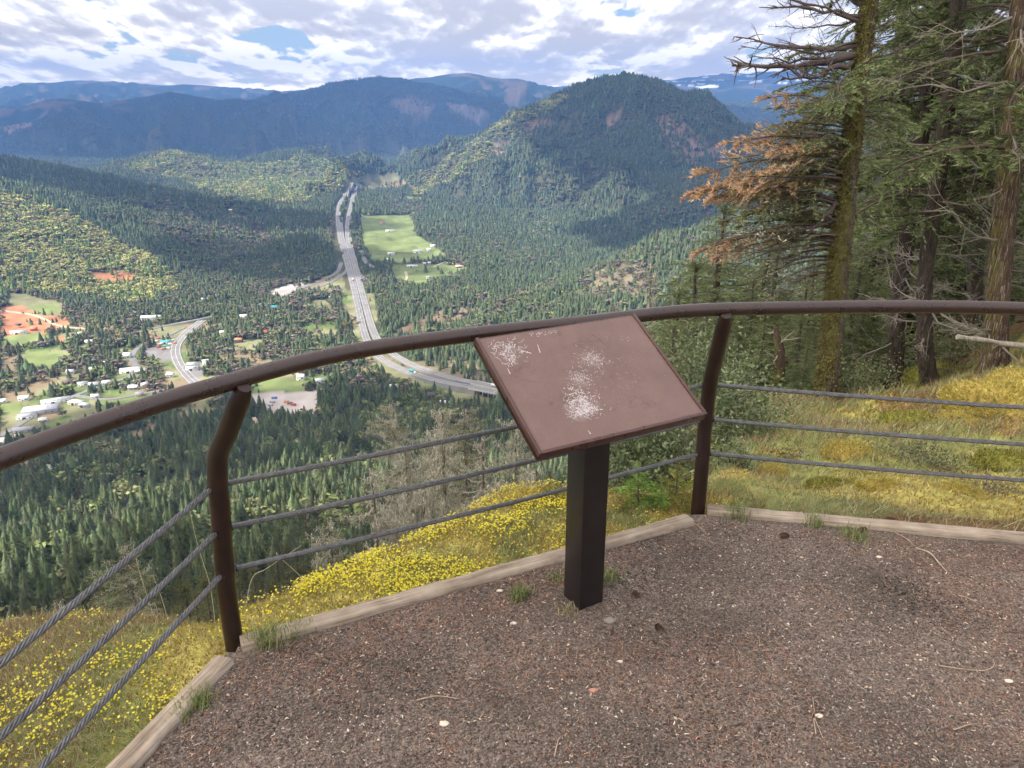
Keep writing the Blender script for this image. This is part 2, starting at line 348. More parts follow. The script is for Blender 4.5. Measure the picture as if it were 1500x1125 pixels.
# ---------------------------------------------------------------- light, sky, clouds, air
SUN_AZ = math.radians(-108); SUN_EL = math.radians(50)
SUN = np.array([math.sin(SUN_AZ) * math.cos(SUN_EL), math.cos(SUN_AZ) * math.cos(SUN_EL), math.sin(SUN_EL)])
ld = bpy.data.lights.new('sun', 'SUN'); ld.energy = 4.5; ld.angle = math.radians(.55); ld.color = (1, .94, .84)
lo = bpy.data.objects.new('sun', ld); COL.objects.link(lo)
from mathutils import Vector, Matrix
lo.rotation_euler = Vector(-SUN).to_track_quat('-Z', 'Y').to_euler()
W = bpy.data.worlds.new('World'); SC.world = W; W.use_nodes = True; nt = W.node_tree
bg = nt.nodes['Background']; bg.inputs['Strength'].default_value = .1
sky = nd(nt, 'ShaderNodeTexSky', sky_type='NISHITA'); sky.sun_disc = False; sky.sun_elevation = SUN_EL; sky.sun_rotation = SUN_AZ; sky.altitude = 600; sky.air_density = 1.0; sky.dust_density = .6
tc = nd(nt, 'ShaderNodeTexCoord'); sp = nd(nt, 'ShaderNodeSeparateXYZ'); L(nt, tc.outputs['Generated'], sp.inputs[0])
def mth(nt, op, a, b=None, clamp=False):
    m = nd(nt, 'ShaderNodeMath', operation=op); m.use_clamp = clamp
    for s, v in ((m.inputs[0], a), (m.inputs[1], b)):
        if v is None: continue
        if isinstance(v, (int, float)): s.default_value = v
        else: L(nt, v, s)
    return m.outputs[0]
zc = mth(nt, 'MAXIMUM', sp.outputs[2], 0.0)
az_ = mth(nt, 'ARCTAN2', sp.outputs[0], sp.outputs[1])
def cloudcoord(off):
    zz = mth(nt, 'ADD', zc, off)
    u = mth(nt, 'DIVIDE', mth(nt, 'MULTIPLY', az_, 3.5), mth(nt, 'ADD', zz, .36)); v = mth(nt, 'MULTIPLY', mth(nt, 'LOGARITHM', mth(nt, 'ADD', zz, .03), 2.718), 1.65)
    c = nd(nt, 'ShaderNodeCombineXYZ'); L(nt, u, c.inputs[0]); L(nt, v, c.inputs[1]); c.inputs[2].default_value = 0; return c.outputs[0]
v0 = cloudcoord(0); v1 = cloudcoord(.006)
def n2d(v, scale, det, ro, loc=(0, 0, 0)):
    mp = nd(nt, 'ShaderNodeMapping'); mp.inputs['Location'].default_value = loc; L(nt, v, mp.inputs['Vector'])
    n = nd(nt, 'ShaderNodeTexNoise', noise_dimensions='2D'); n.inputs['Scale'].default_value = scale; n.inputs['Detail'].default_value = det; n.inputs['Roughness'].default_value = ro; L(nt, mp.outputs['Vector'], n.inputs['Vector']); return n.outputs['Fac']
def cl_n(v):
    n = n2d(v, 1.7, 7, .52, SKYLOC)
    w = nd(nt, 'ShaderNodeTexVoronoi', feature='F1', voronoi_dimensions='2D'); w.inputs['Scale'].default_value = 4.6; w.inputs['Detail'].default_value = 2; w.inputs['Roughness'].default_value = .5; w.normalize = True
    ws = nd(nt, 'ShaderNodeVectorMath', operation='ADD'); wn = nd(nt, 'ShaderNodeCombineXYZ'); L(nt, mth(nt, 'MULTIPLY', n, .8), wn.inputs[0]); L(nt, mth(nt, 'MULTIPLY', n, .5), wn.inputs[1]); L(nt, v, ws.inputs[0]); L(nt, wn.outputs[0], ws.inputs[1]); L(nt, ws.outputs[0], w.inputs['Vector'])
    q = mth(nt, 'MULTIPLY', w.outputs['Distance'], w.outputs['Distance'])
    return mth(nt, 'SUBTRACT', n, mth(nt, 'MULTIPLY', q, .30))
SKYLOC = (3.1, 7.7, 0)
n0 = cl_n(v0); n1 = cl_n(v1)
big = n2d(v0, .6, 1, .5, (5.2, 1.9, 0))
dens = mth(nt, 'ADD', n0, mth(nt, 'MULTIPLY', mth(nt, 'SUBTRACT', big, .5), .5))
mask = nd(nt, 'ShaderNodeMapRange', interpolation_type='SMOOTHSTEP'); mask.inputs['From Min'].default_value = .235; mask.inputs['From Max'].default_value = .30; L(nt, dens, mask.inputs['Value'])
lit = mth(nt, 'ADD', mth(nt, 'MULTIPLY', mth(nt, 'SUBTRACT', n0, n1), 5.5), .62)
thick = mth(nt, 'MULTIPLY', mth(nt, 'SUBTRACT', dens, .42), 3.4)
lit = mth(nt, 'SUBTRACT', lit, mth(nt, 'MAXIMUM', thick, -.25), clamp=True)
cr = ramp(nt, lit, [(.05, (5.5, 5.3, 5.5)), (.36, (6.7, 6.5, 6.6)), (.62, (8.9, 8.7, 8.6)), (.85, (11.8, 11.6, 11.2)),])
skb = mixc(nt, .35, sky.outputs[0], (2.6, 4.4, 8.0))
# extra warm brightness put into the low sky, to offset the haze before it
hb = mth(nt, 'POWER', 2.718, mth(nt, 'MULTIPLY', zc, -24.0)); cb = nd(nt, 'ShaderNodeCombineXYZ')
for k_, q_ in enumerate((1.5, 1.05, .25)): L(nt, mth(nt, 'ADD', mth(nt, 'MULTIPLY', hb, q_), 1.0), cb.inputs[k_])
fin = mixc(nt, 1.0, mixc(nt, mask.outputs['Result'], skb, cr.outputs['Color']), cb.outputs[0], 'MULTIPLY')
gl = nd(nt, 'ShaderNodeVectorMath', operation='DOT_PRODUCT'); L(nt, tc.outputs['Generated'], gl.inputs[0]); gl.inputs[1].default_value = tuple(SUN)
glp = mth(nt, 'POWER', mth(nt, 'MAXIMUM', gl.outputs['Value'], 0.0), 7.0); gc = nd(nt, 'ShaderNodeCombineXYZ')      # warm glow added to the unseen sky round the sun, to light the viewpoint
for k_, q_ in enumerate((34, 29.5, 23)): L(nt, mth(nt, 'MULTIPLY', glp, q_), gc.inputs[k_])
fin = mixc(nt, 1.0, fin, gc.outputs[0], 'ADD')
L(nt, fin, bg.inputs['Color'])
W.cycles.sampling_method = 'MANUAL'; W.cycles.sample_map_resolution = 1024

mc, nt, b = newmat('cloud'); b.inputs['Base Color'].default_value = (.95, .95, .97, 1); b.inputs['Roughness'].default_value = 1; b.inputs['Specular IOR Level'].default_value = 0
tr = nd(nt, 'ShaderNodeBsdfTranslucent'); tr.inputs['Color'].default_value = (.95, .95, .97, 1); mx = nd(nt, 'ShaderNodeMixShader'); mx.inputs[0].default_value = .55
L(nt, b.outputs[0], mx.inputs[1]); L(nt, tr.outputs[0], mx.inputs[2]); L(nt, mx.outputs[0], nt.nodes['Material Output'].inputs['Surface'])
def ico(sub):
    import bmesh
    bm = bmesh.new(); bmesh.ops.create_icosphere(bm, subdivisions=sub, radius=1); v = np.array([q.co[:] for q in bm.verts]); f = np.array([[q.index for q in p.verts] for p in bm.faces]); bm.free(); return v, f
ICO1, ICO2, ICO3, ICO4 = ico(1), ico(2), ico(3), ico(4)
ALT = 2700.0
def cloud(g, rx, ry, seed, rot=0.0):
    """a cumulus high above the view whose shadow falls on ground point g"""
    t = (ALT - g[2]) / SUN[2]; c = np.array(g) + SUN * t
    v, f = ICO4; v = v.copy()
    d = 1 + .38 * fbm(v[:, 0] * 1.7 + seed, v[:, 1] * 1.7 + v[:, 2], 4, seed)
    v = v * d[:, None]; v[:, 2] = np.where(v[:, 2] < 0, v[:, 2] * .35, v[:, 2] * 1.0)
    v = v * np.array([rx, ry, 170 + .1 * min(rx, ry)]); ca, sa = math.cos(rot), math.sin(rot); v = v @ np.array([[ca, sa, 0], [-sa, ca, 0], [0, 0, 1]])
    m = MB(); m.add(v, f); o = m.build('cloud', mc, smooth=True, loc=c)
    tag(o, 'white cumulus cloud drifting high above the valley', 'cloud', 'cumulus clouds overhead'); return o
CLOUDS = []
CS = [((0, 40, -10), 620, 420, 0), (hit(300, 640), 260, 200, .3), (hit(600, 620), 260, 200, 0),
      ((-2600, 8300, 60), 3000, 1500, 0), ((700, 7800, -150), 1900, 1100, .1), ((-4200, 6600, -200), 1500, 700, 0), ((-900, 6500, -250), 1300, 650, 0),
      ((620, 3500, -100), 560, 760, 0), ((1500, 3900, 0), 700, 650, 0), ((650, 2250, -250), 500, 420, .4), ((1500, 2500, -200), 700, 600, .4),
      (hit(290, 315), 640, 240, -.1), (hit(60, 250), 520, 260, 0), (hit(420, 380), 330, 200, -.3), ((5200, 13500, 300), 3200, 1200, 0), ((4200, 9500, 0), 1100, 500, 0), ((-2500, 6400, -250), 1700, 900, 0)]
for i, (g, rx, ry, ro) in enumerate(CS): CLOUDS.append(cloud(g, rx, ry, 3 + i * 5, ro))

hz = MB(); box(hz, (0, 0, 130), (33600, 33600, 1240))
mh = bpy.data.materials.new('air'); mh.use_nodes = True; nt = mh.node_tree; nt.nodes.remove(nt.nodes['Principled BSDF'])
pv = nd(nt, 'ShaderNodeVolumePrincipled'); pv.inputs['Color'].default_value = (.18, .41, 1, 1); pv.inputs['Density'].default_value = 8.3e-5; pv.inputs['Anisotropy'].default_value = .0
L(nt, pv.outputs[0], nt.nodes['Material Output'].inputs['Volume'])
ho = hz.build('haze', mh); tag(ho, kind='stuff', label='thin blue haze in the air over the valley', cat='haze')

# ---------------------------------------------------------------- ground sheet
AZ = np.radians(np.concatenate([np.arange(-180, -60, 5), np.arange(-60, -39, .5), np.arange(-39, 39.01, .1), np.arange(39.5, 60, .5), np.arange(60, 180, 5)]))
RR = np.concatenate([np.geomspace(.4, 2.0, 26)[:-1], np.geomspace(2.0, 5.0, 90)[:-1], np.geomspace(5.0, 16200, 760)])
NA, NR = len(AZ), len(RR)
gx = np.sin(AZ)[:, None] * RR[None]; gy = np.cos(AZ)[:, None] * RR[None]
gz = T(gx, gy)
gz[:, -1] = np.minimum(gz[:, -1], FLOOR)
elev = (gz - EYE) / RR[None]; HOR = np.maximum.accumulate(elev, 1)
def visible(x, y, ztop, slack=.004):
    az = np.arctan2(x, y); r = np.hypot(x, y); i = np.clip(np.searchsorted(AZ, az), 0, NA - 1); j = np.clip(np.searchsorted(RR, r) - 2, 0, NR - 1)
    return (ztop - EYE) / r > HOR[i, j] - slack
gpx, gpy = project(np.stack([gx, gy, gz], -1)); r_ = np.broadcast_to(RR[None], gx.shape)
base = np.empty(gx.shape + (3,)); base[:] = (.08, .085, .045)
nz = fbm(gx / 25, gy / 25, 3, 61)[..., None]; base = base * (1 + .5 * nz) + np.array([.05, .035, .015]) * np.clip(fbm(gx / 240, gy / 240, 3, 63), 0, 1)[..., None]
nz3 = fbm(gx / 90, gy / 50, 3, 66)[..., None]; front = (gy > 400) & (np.abs(np.degrees(np.arctan2(gx, gy))) < 40)
wig = fbm(gx / 30, gy / 30, 3, 71) * 3 * (1500 / np.maximum(r_, 700)); wig2 = fbm(gx / 30 + 50, gy / 30, 3, 72) * 2 * (1500 / np.maximum(r_, 700))
cov = np.full(gx.shape, -1)
for k, (c, dns, poly) in enumerate(COVER):
    xs = [p[0] for p in poly]; ys = [p[1] for p in poly]
    m = front & (gpx > min(xs) - 8) & (gpx < max(xs) + 8) & (gpy > min(ys) - 8) & (gpy < max(ys) + 8)
    mm = np.zeros_like(m); mm[m] = inpoly(gpx[m] + wig[m], gpy[m] + wig2[m], poly); base[mm] = np.array(c) * (1 + .45 * nz[mm] + .3 * nz3[mm]); 
    if c in (CUT, RED): base[mm] = np.array(c) * (1 + .5 * nz[mm])
    cov[mm] = k
town = cov == 0
tn = fbm(gx / 70, gy / 70, 3, 81)
base[town & (tn > .2)] = (.26, .2, .13); base[town & (tn < -.25)] = (.13, .18, .06)
# beyond the reach of single trees the woods are part of the hills' own colour
far = (r_ > 9000); fn = fbm(gx / 300, gy / 300, 4, 91)
base[far] = np.where((fn[far] > .28)[:, None], np.array((.13, .1, .07)), np.array((.03, .045, .028)))
sn = far & (r_ > 12500) & (gpx > 960) & (gpy < 135) & (fbm(gx / 330, gy / 200, 4, 95) > .3); base[sn] = (.8, .82, .86)
# moss, grass and litter on the shoulder
nearm = r_ < 70
X = gx[nearm]; Y = gy[nearm]; X = X + .08 * fbm(X / .12, Y / .12, 2, 97); Y = Y + .08 * fbm(X / .12 + 5, Y / .12, 2, 98)
a = fbm(X / .9, Y / .9, 4, 101); b2 = fbm(X / .35, Y / .35, 3, 102); c3 = fbm(X / 2.2 + 4, Y / 2.2, 3, 103)
mossc = np.where((a > .12)[:, None], np.array((.38, .34, .11)), np.where((a > -.1)[:, None], np.array((.26, .27, .10)), np.array((.18, .20, .085))))
mossc = np.where((c3 < -.18)[:, None], np.array((.2, .13, .07)), mossc) * (1 + .35 * b2)[:, None]
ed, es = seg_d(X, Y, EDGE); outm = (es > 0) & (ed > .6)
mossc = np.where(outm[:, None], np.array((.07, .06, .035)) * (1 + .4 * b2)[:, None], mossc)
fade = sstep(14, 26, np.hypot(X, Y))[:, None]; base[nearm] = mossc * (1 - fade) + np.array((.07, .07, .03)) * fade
mt = MB(); i, j = np.meshgrid(np.arange(NA), np.arange(NR - 1), indexing='ij'); i2 = (i + 1) % NA
mt.add(np.stack([gx, gy, gz], -1).reshape(-1, 3), np.stack([i * NR + j, i * NR + j + 1, i2 * NR + j + 1, i2 * NR + j], -1).reshape(-1, 4))
cen = len(AZ) * NR; mt.v.append(np.array([[0, 0, -.06]])); mt.n += 1
a0 = np.arange(NA); mt.f[3].append(np.stack([a0 * NR, ((a0 + 1) % NA) * NR, np.full(NA, cen)], -1)); mt.m[3].append(np.zeros(NA, int)); mt.c[3].append(np.ones((NA, 3)))
mg, nt, b = newmat('hillside_ground'); at = nd(nt, 'ShaderNodeAttribute'); at.attribute_name = 'Cover'
n1 = noise_n(nt, 9, 8, .65); r1 = ramp(nt, n1.outputs['Fac'], [(.25, (.45, .45, .45)), (.75, (1.5, 1.5, 1.5))])
L(nt, mixc(nt, 1.0, at.outputs['Color'], r1.outputs['Color'], 'MULTIPLY'), b.inputs['Base Color']); b.inputs['Roughness'].default_value = .95; b.inputs['Specular IOR Level'].default_value = .1
bump(nt, b, n1.outputs['Fac'], .9, .03)
go = mt.build('hillside_ground', mg, smooth=True); tag(go, kind='structure')
at = go.data.attributes.new('Cover', 'FLOAT_COLOR', 'POINT'); cc = np.ones((cen + 1, 4), np.float32); cc[:cen, :3] = base.reshape(-1, 3); at.data.foreach_set('color', cc.ravel())

# ---------------------------------------------------------------- roads
m_as = simple('worn_asphalt', (.17, .165, .165), (.25, .245, .245), .05, .9); m_dirt = simple('dirt', (.4, .34, .26), (.55, .48, .38), .08, .95)
m_white = simple('white_paint', (.7, .7, .7), (.8, .8, .78), 1, .7); m_conc = simple('concrete', (.42, .4, .37), (.58, .56, .52), .3, .85)
ROADPTS = []
BR = hit(703, 590)
def ribbon(name, w, pix, k):
    pts = [];
    for p in pix: pts.append(hit(*p))
    P = spline(np.array(pts), 14 if w > 9 else 10); P[:, 2] = T(P[:, 0], P[:, 1])
    for _ in range(6): P[1:-1, 2] = (P[:-2, 2] + P[2:, 2] + P[1:-1, 2]) / 3
    up = 1.6 if name == 'freeway' else .9
    if name == 'freeway':
        up = 1.6 + 3.0 * sstep(1700, 2600, P[:, 1]) + 7.5 * np.exp(-((P[:, 0] - BR[0]) ** 2 + (P[:, 1] - BR[1]) ** 2) / 110 ** 2)
    Pz = P[:, 2] + up; t = norm(np.gradient(P[:, :2], axis=0)); n = np.stack([-t[:, 1], t[:, 0]], -1)
    m = MB(); N = len(P); n = n * (1 + .75 * sstep(1400, 2900, P[:, 1]))[:, None]
    def strip(o1, o2, dz, mat):
        a = np.column_stack([P[:, :2] + n * o1, Pz + dz]); b_ = np.column_stack([P[:, :2] + n * o2, Pz + dz]); q = np.arange(N - 1)
        m.add(np.vstack([a, b_]), np.stack([q, q + N, q + N + 1, q + 1], -1)[:, ::-1], mat)
    strip(-w / 2, w / 2, 0, 0)
    okq = np.ones(N - 1, bool)
    if name == 'freeway': okq = np.hypot(P[:-1, 0] - BR[0], P[:-1, 1] - BR[1]) > 34
    a = np.column_stack([P[:, :2] - n * w / 2, Pz]); a2 = np.column_stack([P[:, :2] - n * (w / 2 + 2.0), P[:, 2] - 2.5]); q = np.arange(N - 1)
    m.add(np.vstack([a, a2]), np.stack([q, q + 1, q + N + 1, q + N], -1)[okq], 2)
    a = np.column_stack([P[:, :2] + n * w / 2, Pz]); a2 = np.column_stack([P[:, :2] + n * (w / 2 + 2.0), P[:, 2] - 2.5])
    m.add(np.vstack([a, a2]), np.stack([q, q + 1, q + N + 1, q + N], -1)[okq], 2)
    if name == 'freeway':
        for o in (-w / 2 + 1.2, w / 2 - 1.0): strip(o - .12, o + .12, .06, 1)
        strip(-.08, .08, .06, 1)
    elif w > 14:
        for o in (-w / 2 + 1.0, w / 2 - 1.0, 0): strip(o - .2, o + .2, .06, 1)
    o = m.build(name, [m_dirt if 'dirt' in name else m_as, m_white, m_dirt if 'dirt' in name else m_as]); tag(o, kind='structure')
    ROADPTS.append(np.column_stack([P[:, :2], Pz, np.full(N, w)])); return P, Pz, n
RD = [ribbon(nm, w, pix, k) for k, (nm, w, pix) in enumerate(ROADS)]
RP = np.vstack([p for p in ROADPTS])
HSP = []
# ---------------------------------------------------------------- tree shapes (height 1)
tr_ = np.random.default_rng(21)
def far_conifer(tiers, jag, seed, width=.2, kites=False):
    g = np.random.default_rng(seed); m = MB(); lean = g.normal(0, .012, 2)
    for k in range(tiers):
        t = k / tiers; z = .1 + .9 * t; rad = width * (1 - t) ** .82 * g.uniform(.85, 1.15) + .008; h = .95 / tiers * 2.3
        n = jag * 2; th = np.arange(n) / n * 2 * math.pi + g.uniform(0, 6)
        rr = rad * np.where(np.arange(n) % 2 == 0, g.uniform(.85, 1.2, n), g.uniform(.35, .6, n)); zz = z - np.where(np.arange(n) % 2 == 0, .035, 0) * g.uniform(.5, 1.5, n)
        V = np.column_stack([np.cos(th) * rr + lean[0] * t, np.sin(th) * rr + lean[1] * t, zz]); V = np.vstack([V, [[lean[0] * t, lean[1] * t, min(z + h, 1.02)]]])
        a = np.arange(n); sh = g.uniform(.7, 1.25, (n, 1)) * np.array([[1, 1, 1]]) * (1.25 if tiers > 8 else 1.1)
        m.add(V, np.stack([a, (a + 1) % n, np.full(n, n)], -1), 0, sh)
    box(m, (0, 0, .08), (.02, .02, .2), col=(1.6, .9, .8)); return m
def clumps(n, seed, size, lobes=7, bare=False, stem=True):
    """a broad crown of leaf clumps spread over several lobes"""
    g = np.random.default_rng(seed); m = MB()
    C = np.column_stack([g.normal(0, .16, lobes), g.normal(0, .16, lobes), g.uniform(.42, .8, lobes)]); R = g.uniform(.14, .24, lobes)
    k = g.integers(0, lobes, n); d = norm(g.normal(0, 1, (n, 3))); P = C[k] + d * (R[k] * g.uniform(.55, 1.05, n))[:, None]
    nn = norm(d + g.normal(0, .6, (n, 3))); u = norm(np.cross(nn, g.normal(0, 1, (n, 3)))); w = np.cross(nn, u); s = size * g.uniform(.6, 1.4, (n, 1))
    V = np.stack([P - u * s - w * s * .6, P + u * s * .9 - w * s * .5, P + u * s * .3 + w * s, P - u * s * .8 + w * s * .7], 1).reshape(-1, 3)
    f = np.arange(n)[:, None] * 4 + np.array([[0, 1, 2, 3]]); sh = (g.uniform(.75, 1.25, (n, 1)) if n < 100 else g.uniform(.55, 1.45, (n, 1))) * np.ones((1, 3))
    m.add(V, f, 0, sh)
    if stem:
        box(m, (0, 0, .2), (.035, .035, .45), col=(1.0, .8, .7))
        for q in range(4 if n < 200 else 7): 
            c = C[q % lobes]; tube(m, [[0, 0, .3], c * .6 + np.array([0, 0, .18]), c], [.016, .01, .004], 3, 0, (1.0, .85, .75), cap=False)
    return m
def twiggy(n, seed, lobes=6):
    g = np.random.default_rng(seed); m = MB(); tube(m, [[0, 0, 0], [0, 0, .5]], [.025, .012], 4, cap=False)
    for k in range(n):
        z = g.uniform(.25, .75); a = g.uniform(0, 6.28); l = g.uniform(.15, .38) * (1.1 - abs(z - .5)); el = g.uniform(.35, 1.2)
        d = np.array([math.cos(a) * math.cos(el), math.sin(a) * math.cos(el), math.sin(el)]); p = np.array([0, 0, z * .6]); e = p + d * l * 1.5
        s = np.cross(d, g.normal(0, 1, 3)); s = s / np.linalg.norm(s) * .012
        m.add([p - s, p + s, e], [[0, 1, 2]], 0, g.uniform(.7, 1.3) * np.ones(3))
        for q in range(3):
            b0 = p + (e - p) * g.uniform(.4, 1); dd = norm(d + g.normal(0, .5, 3)); s2 = norm(np.cross(dd, g.normal(0, 1, 3))) * .014; m.add([b0 - s2, b0 + s2, b0 + dd * g.uniform(.08, .18)], [[0, 1, 2]], 0, g.uniform(.8, 1.5) * np.ones(3))
    return m
GRN = [(.19,.24,.115),(.25,.30,.14),(.14,.19,.09),(.34,.38,.19)]; ORG = [(.62,.38,.26),(.56,.34,.23),(.66,.48,.33),(.46,.39,.25)]; OLV = [(.29,.30,.15),(.23,.25,.12),(.35,.31,.19),(.19,.22,.11)]; BRT = [(.2,.34,.08),(.26,.4,.1),(.15,.27,.06),(.34,.46,.14)]; LIC = [(.52,.51,.40),(.6,.58,.47),(.44,.41,.33),(.66,.64,.52)]; YGR = [(.30,.32,.08),(.36,.34,.09),(.24,.28,.07),(.2,.22,.06)]
def bough(seed, nt_=16, nb=14, bl=.05, bw=.010, pal=GRN, tip=None, droop=.22, rise=.12, twl=.36, cover=1.0, ax=True, axcol=(.13,.10,.085), dens0=.12, hang=0.0):
    """one spray of unit length along +x: an axis, side twigs and their needles"""
    g = np.random.default_rng(seed); m = MB(); f = lambda t: np.stack([t, .05 * np.sin(t * 5 + seed), rise * t - (droop + rise) * t * t], -1)
    if ax: tube(m, f(np.linspace(0, 1, 7)), np.linspace(.014, .003, 7), 4, 0, axcol, cap=False)
    t = np.concatenate([g.uniform(dens0, 1, nt_), g.uniform(dens0, 1, nt_)]); sd = np.repeat([1, -1], nt_); lt = twl * (1.02 - t) ** .7 * g.uniform(.6, 1.2, 2 * nt_) + .05; an = g.normal(.95, .2, 2 * nt_)
    d = np.stack([np.cos(an), np.sin(an) * sd, g.normal(-.12 - hang, .12, 2 * nt_)], -1); B = f(t)
    E_ = B + d * lt[:, None]; s = np.array([0, 0, 1.]) * .0035
    if ax: m.add(np.stack([B - s, B + s, E_], 1).reshape(-1, 3), np.arange(2 * nt_)[:, None] * 3 + np.array([[0, 1, 2]]), 0, axcol)
    k = np.repeat(np.arange(2 * nt_), nb); u = g.uniform(.08, 1, len(k)); keep = g.random(len(k)) < cover; k = k[keep]; u = u[keep]; n = len(k)
    P = B[k] + d[k] * (lt[k] * u)[:, None]; P[:, 2] -= .05 * u * u
    dd = norm(d[k] + g.normal(0, .55, (n, 3)) * [1, 1, .6]); w = norm(np.cross(dd, g.normal(0, 1, (n, 3)))) * (bw * g.uniform(.6, 1.3, (n, 1))); l = bl * g.uniform(.6, 1.4, (n, 1))
    V = np.stack([P - w, P + w, P + dd * l], 1).reshape(-1, 3); pa = np.array(pal); col = pa[g.integers(0, len(pa), n)]
    if tip is not None:
        tp = np.array(tip)[g.integers(0, len(tip), n)]; mm = (B[k][:, 0] + .25 * u + g.normal(0, .2, n)) > .62; col = np.where(mm[:, None], tp, col)
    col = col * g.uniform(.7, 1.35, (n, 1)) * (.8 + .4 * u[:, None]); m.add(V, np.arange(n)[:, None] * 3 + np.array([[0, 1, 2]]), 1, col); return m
def aim(d, roll=0.0):
    x = norm(np.asarray(d, float)); y = norm(np.cross([0, 0, 1.0], x)); z = np.cross(x, y); c, s = math.cos(roll), math.sin(roll); return np.column_stack([x, y * c + z * s, z * c - y * s])
def big_conifer(h, seed, nb, protos, z0=.12, spread_=.26, sub=1.0, pal=None):
    g = np.random.default_rng(seed); cr_ = MB()
    for k in range(nb):
        t = z0 + (1 - z0) * (k + g.random()) / nb; z = h * t; ln = h * spread_ * (1.03 - t) ** .8 * g.uniform(.55, 1.15) * (1 if t > z0 + .1 else g.uniform(.5, 1)); a = k * 2.4 + g.normal(0, .4); el = -.25 + .6 * t + g.normal(0, .1)
        cr_.extend(protos[g.integers(0, len(protos))], aim([math.cos(a), math.sin(a), el], g.normal(0, .2)), (0, 0, z), ln, g.uniform(.75, 1.3) * np.ones(3))
    for k in range(6): cr_.extend(protos[0], aim([math.cos(k * 1.1) * .3, math.sin(k * 1.1) * .3, 1]), (0, 0, h * .96), h * .05)
    return cr_
WHT = [(1, 1, 1), (1.25, 1.2, 1.1), (.8, .82, .85)]; BWH = [bough(30 + s, 5, 5, .17, .045, ax=False, twl=.42, pal=WHT) for s in range(4)]
def soft_conifer(seed, w, nb):
    m = big_conifer(1, seed, nb, BWH, .05, w); m.m = {k: [a * 0 for a in v] for k, v in m.m.items()}; m.extend(far_conifer(13, 7, seed + 3, w * .62), colmul=np.array([.8, .8, .8])); return m
def proto_objs(name, meshes, mat):
    c = bpy.data.collections.new(name)
    for k, m in enumerate(meshes):
        o = bpy.data.objects.new('%s_kind_%02d' % (name, k), m.mesh(name, mat)); c.objects.link(o)
    return c
PROTO_FAR = proto_objs('far_tree', [far_conifer(5, 5, s, w) for s, w in ((1, .22), (2, .19), (3, .26))] + [clumps(64, s, .105, 6, stem=False) for s in (4, 5, 6)], M_FAR)
PROTO_MID = proto_objs('mid_tree', [soft_conifer(s, w, nb) for s, w, nb in ((11, .30, 70), (12, .25, 74), (13, .33, 66), (14, .24, 66))] + [clumps(330, s, .055, 9) for s in (14, 15, 16)] + [twiggy(90, s) for s in (17, 18)], M_FAR)
def masses(name, label, pts, yaw, scl, idx, tint, coll):
    me = bpy.data.meshes.new(name); n = len(pts); me.vertices.add(n); me.vertices.foreach_set('co', pts.astype(np.float32).ravel())
    for nm, ty, arr, key in (('rot', 'FLOAT_VECTOR', np.column_stack([tr_.normal(0, .03, n), tr_.normal(0, .03, n), yaw]), 'vector'), ('scl', 'FLOAT_VECTOR', scl, 'vector'), ('pick', 'INT', idx, 'value'), ('tint', 'FLOAT_COLOR', np.column_stack([tint, np.ones(n)]), 'color')):
        a = me.attributes.new(nm, ty, 'POINT'); a.data.foreach_set(key, np.ascontiguousarray(arr, dtype=np.int32 if ty == 'INT' else np.float32).ravel())
    o = bpy.data.objects.new(name, me); COL.objects.link(o); tag(o, label, 'forest', kind='stuff')
    g = bpy.data.node_groups.new(name, 'GeometryNodeTree'); g.interface.new_socket('Geometry', in_out='INPUT', socket_type='NodeSocketGeometry'); g.interface.new_socket('Geometry', in_out='OUTPUT', socket_type='NodeSocketGeometry')
    N = g.nodes; gi = N.new('NodeGroupInput'); gout = N.new('NodeGroupOutput'); ip = N.new('GeometryNodeInstanceOnPoints'); ci = N.new('GeometryNodeCollectionInfo')
    ci.inputs['Collection'].default_value = coll; ci.inputs['Separate Children'].default_value = True; ci.inputs['Reset Children'].default_value = True; ip.inputs['Pick Instance'].default_value = True
    def at(nm, dt):
        a = N.new('GeometryNodeInputNamedAttribute'); a.data_type = dt; a.inputs['Name'].default_value = nm; return a.outputs['Attribute']
    k = g.links.new; k(gi.outputs[0], ip.inputs['Points']); k(ci.outputs[0], ip.inputs['Instance']); k(at('pick', 'INT'), ip.inputs['Instance Index']); k(at('rot', 'FLOAT_VECTOR'), ip.inputs['Rotation']); k(at('scl', 'FLOAT_VECTOR'), ip.inputs['Scale']); k(ip.outputs[0], gout.inputs[0])
    md = o.modifiers.new('trees', 'NODES'); md.node_group = g; return o
OAK = [  # where spring-green broadleaf trees prevail (photo outlines, mapped to the ground they cover)
 [(0,286),(60,298),(150,338),(232,385),(262,425),(190,448),(100,432),(0,432)], [(178,248),(250,220),(320,240),(420,240),(440,222),(540,262),(520,275),(440,300),(330,292),(262,268)],
 [(590,268),(690,214),(740,175),(800,150),(840,140),(800,170),(740,215),(680,260),(610,292)]]
BROWN = [[(195,295),(350,318),(410,360),(330,385),(225,345)], [(860,330),(960,330),(990,300),(1000,260),(900,300)], [(560,290),(640,300),(640,330),(590,330)], [(830,440),(880,385),(950,385),(960,430)], [(350,420),(480,400),(480,420),(380,440)]]
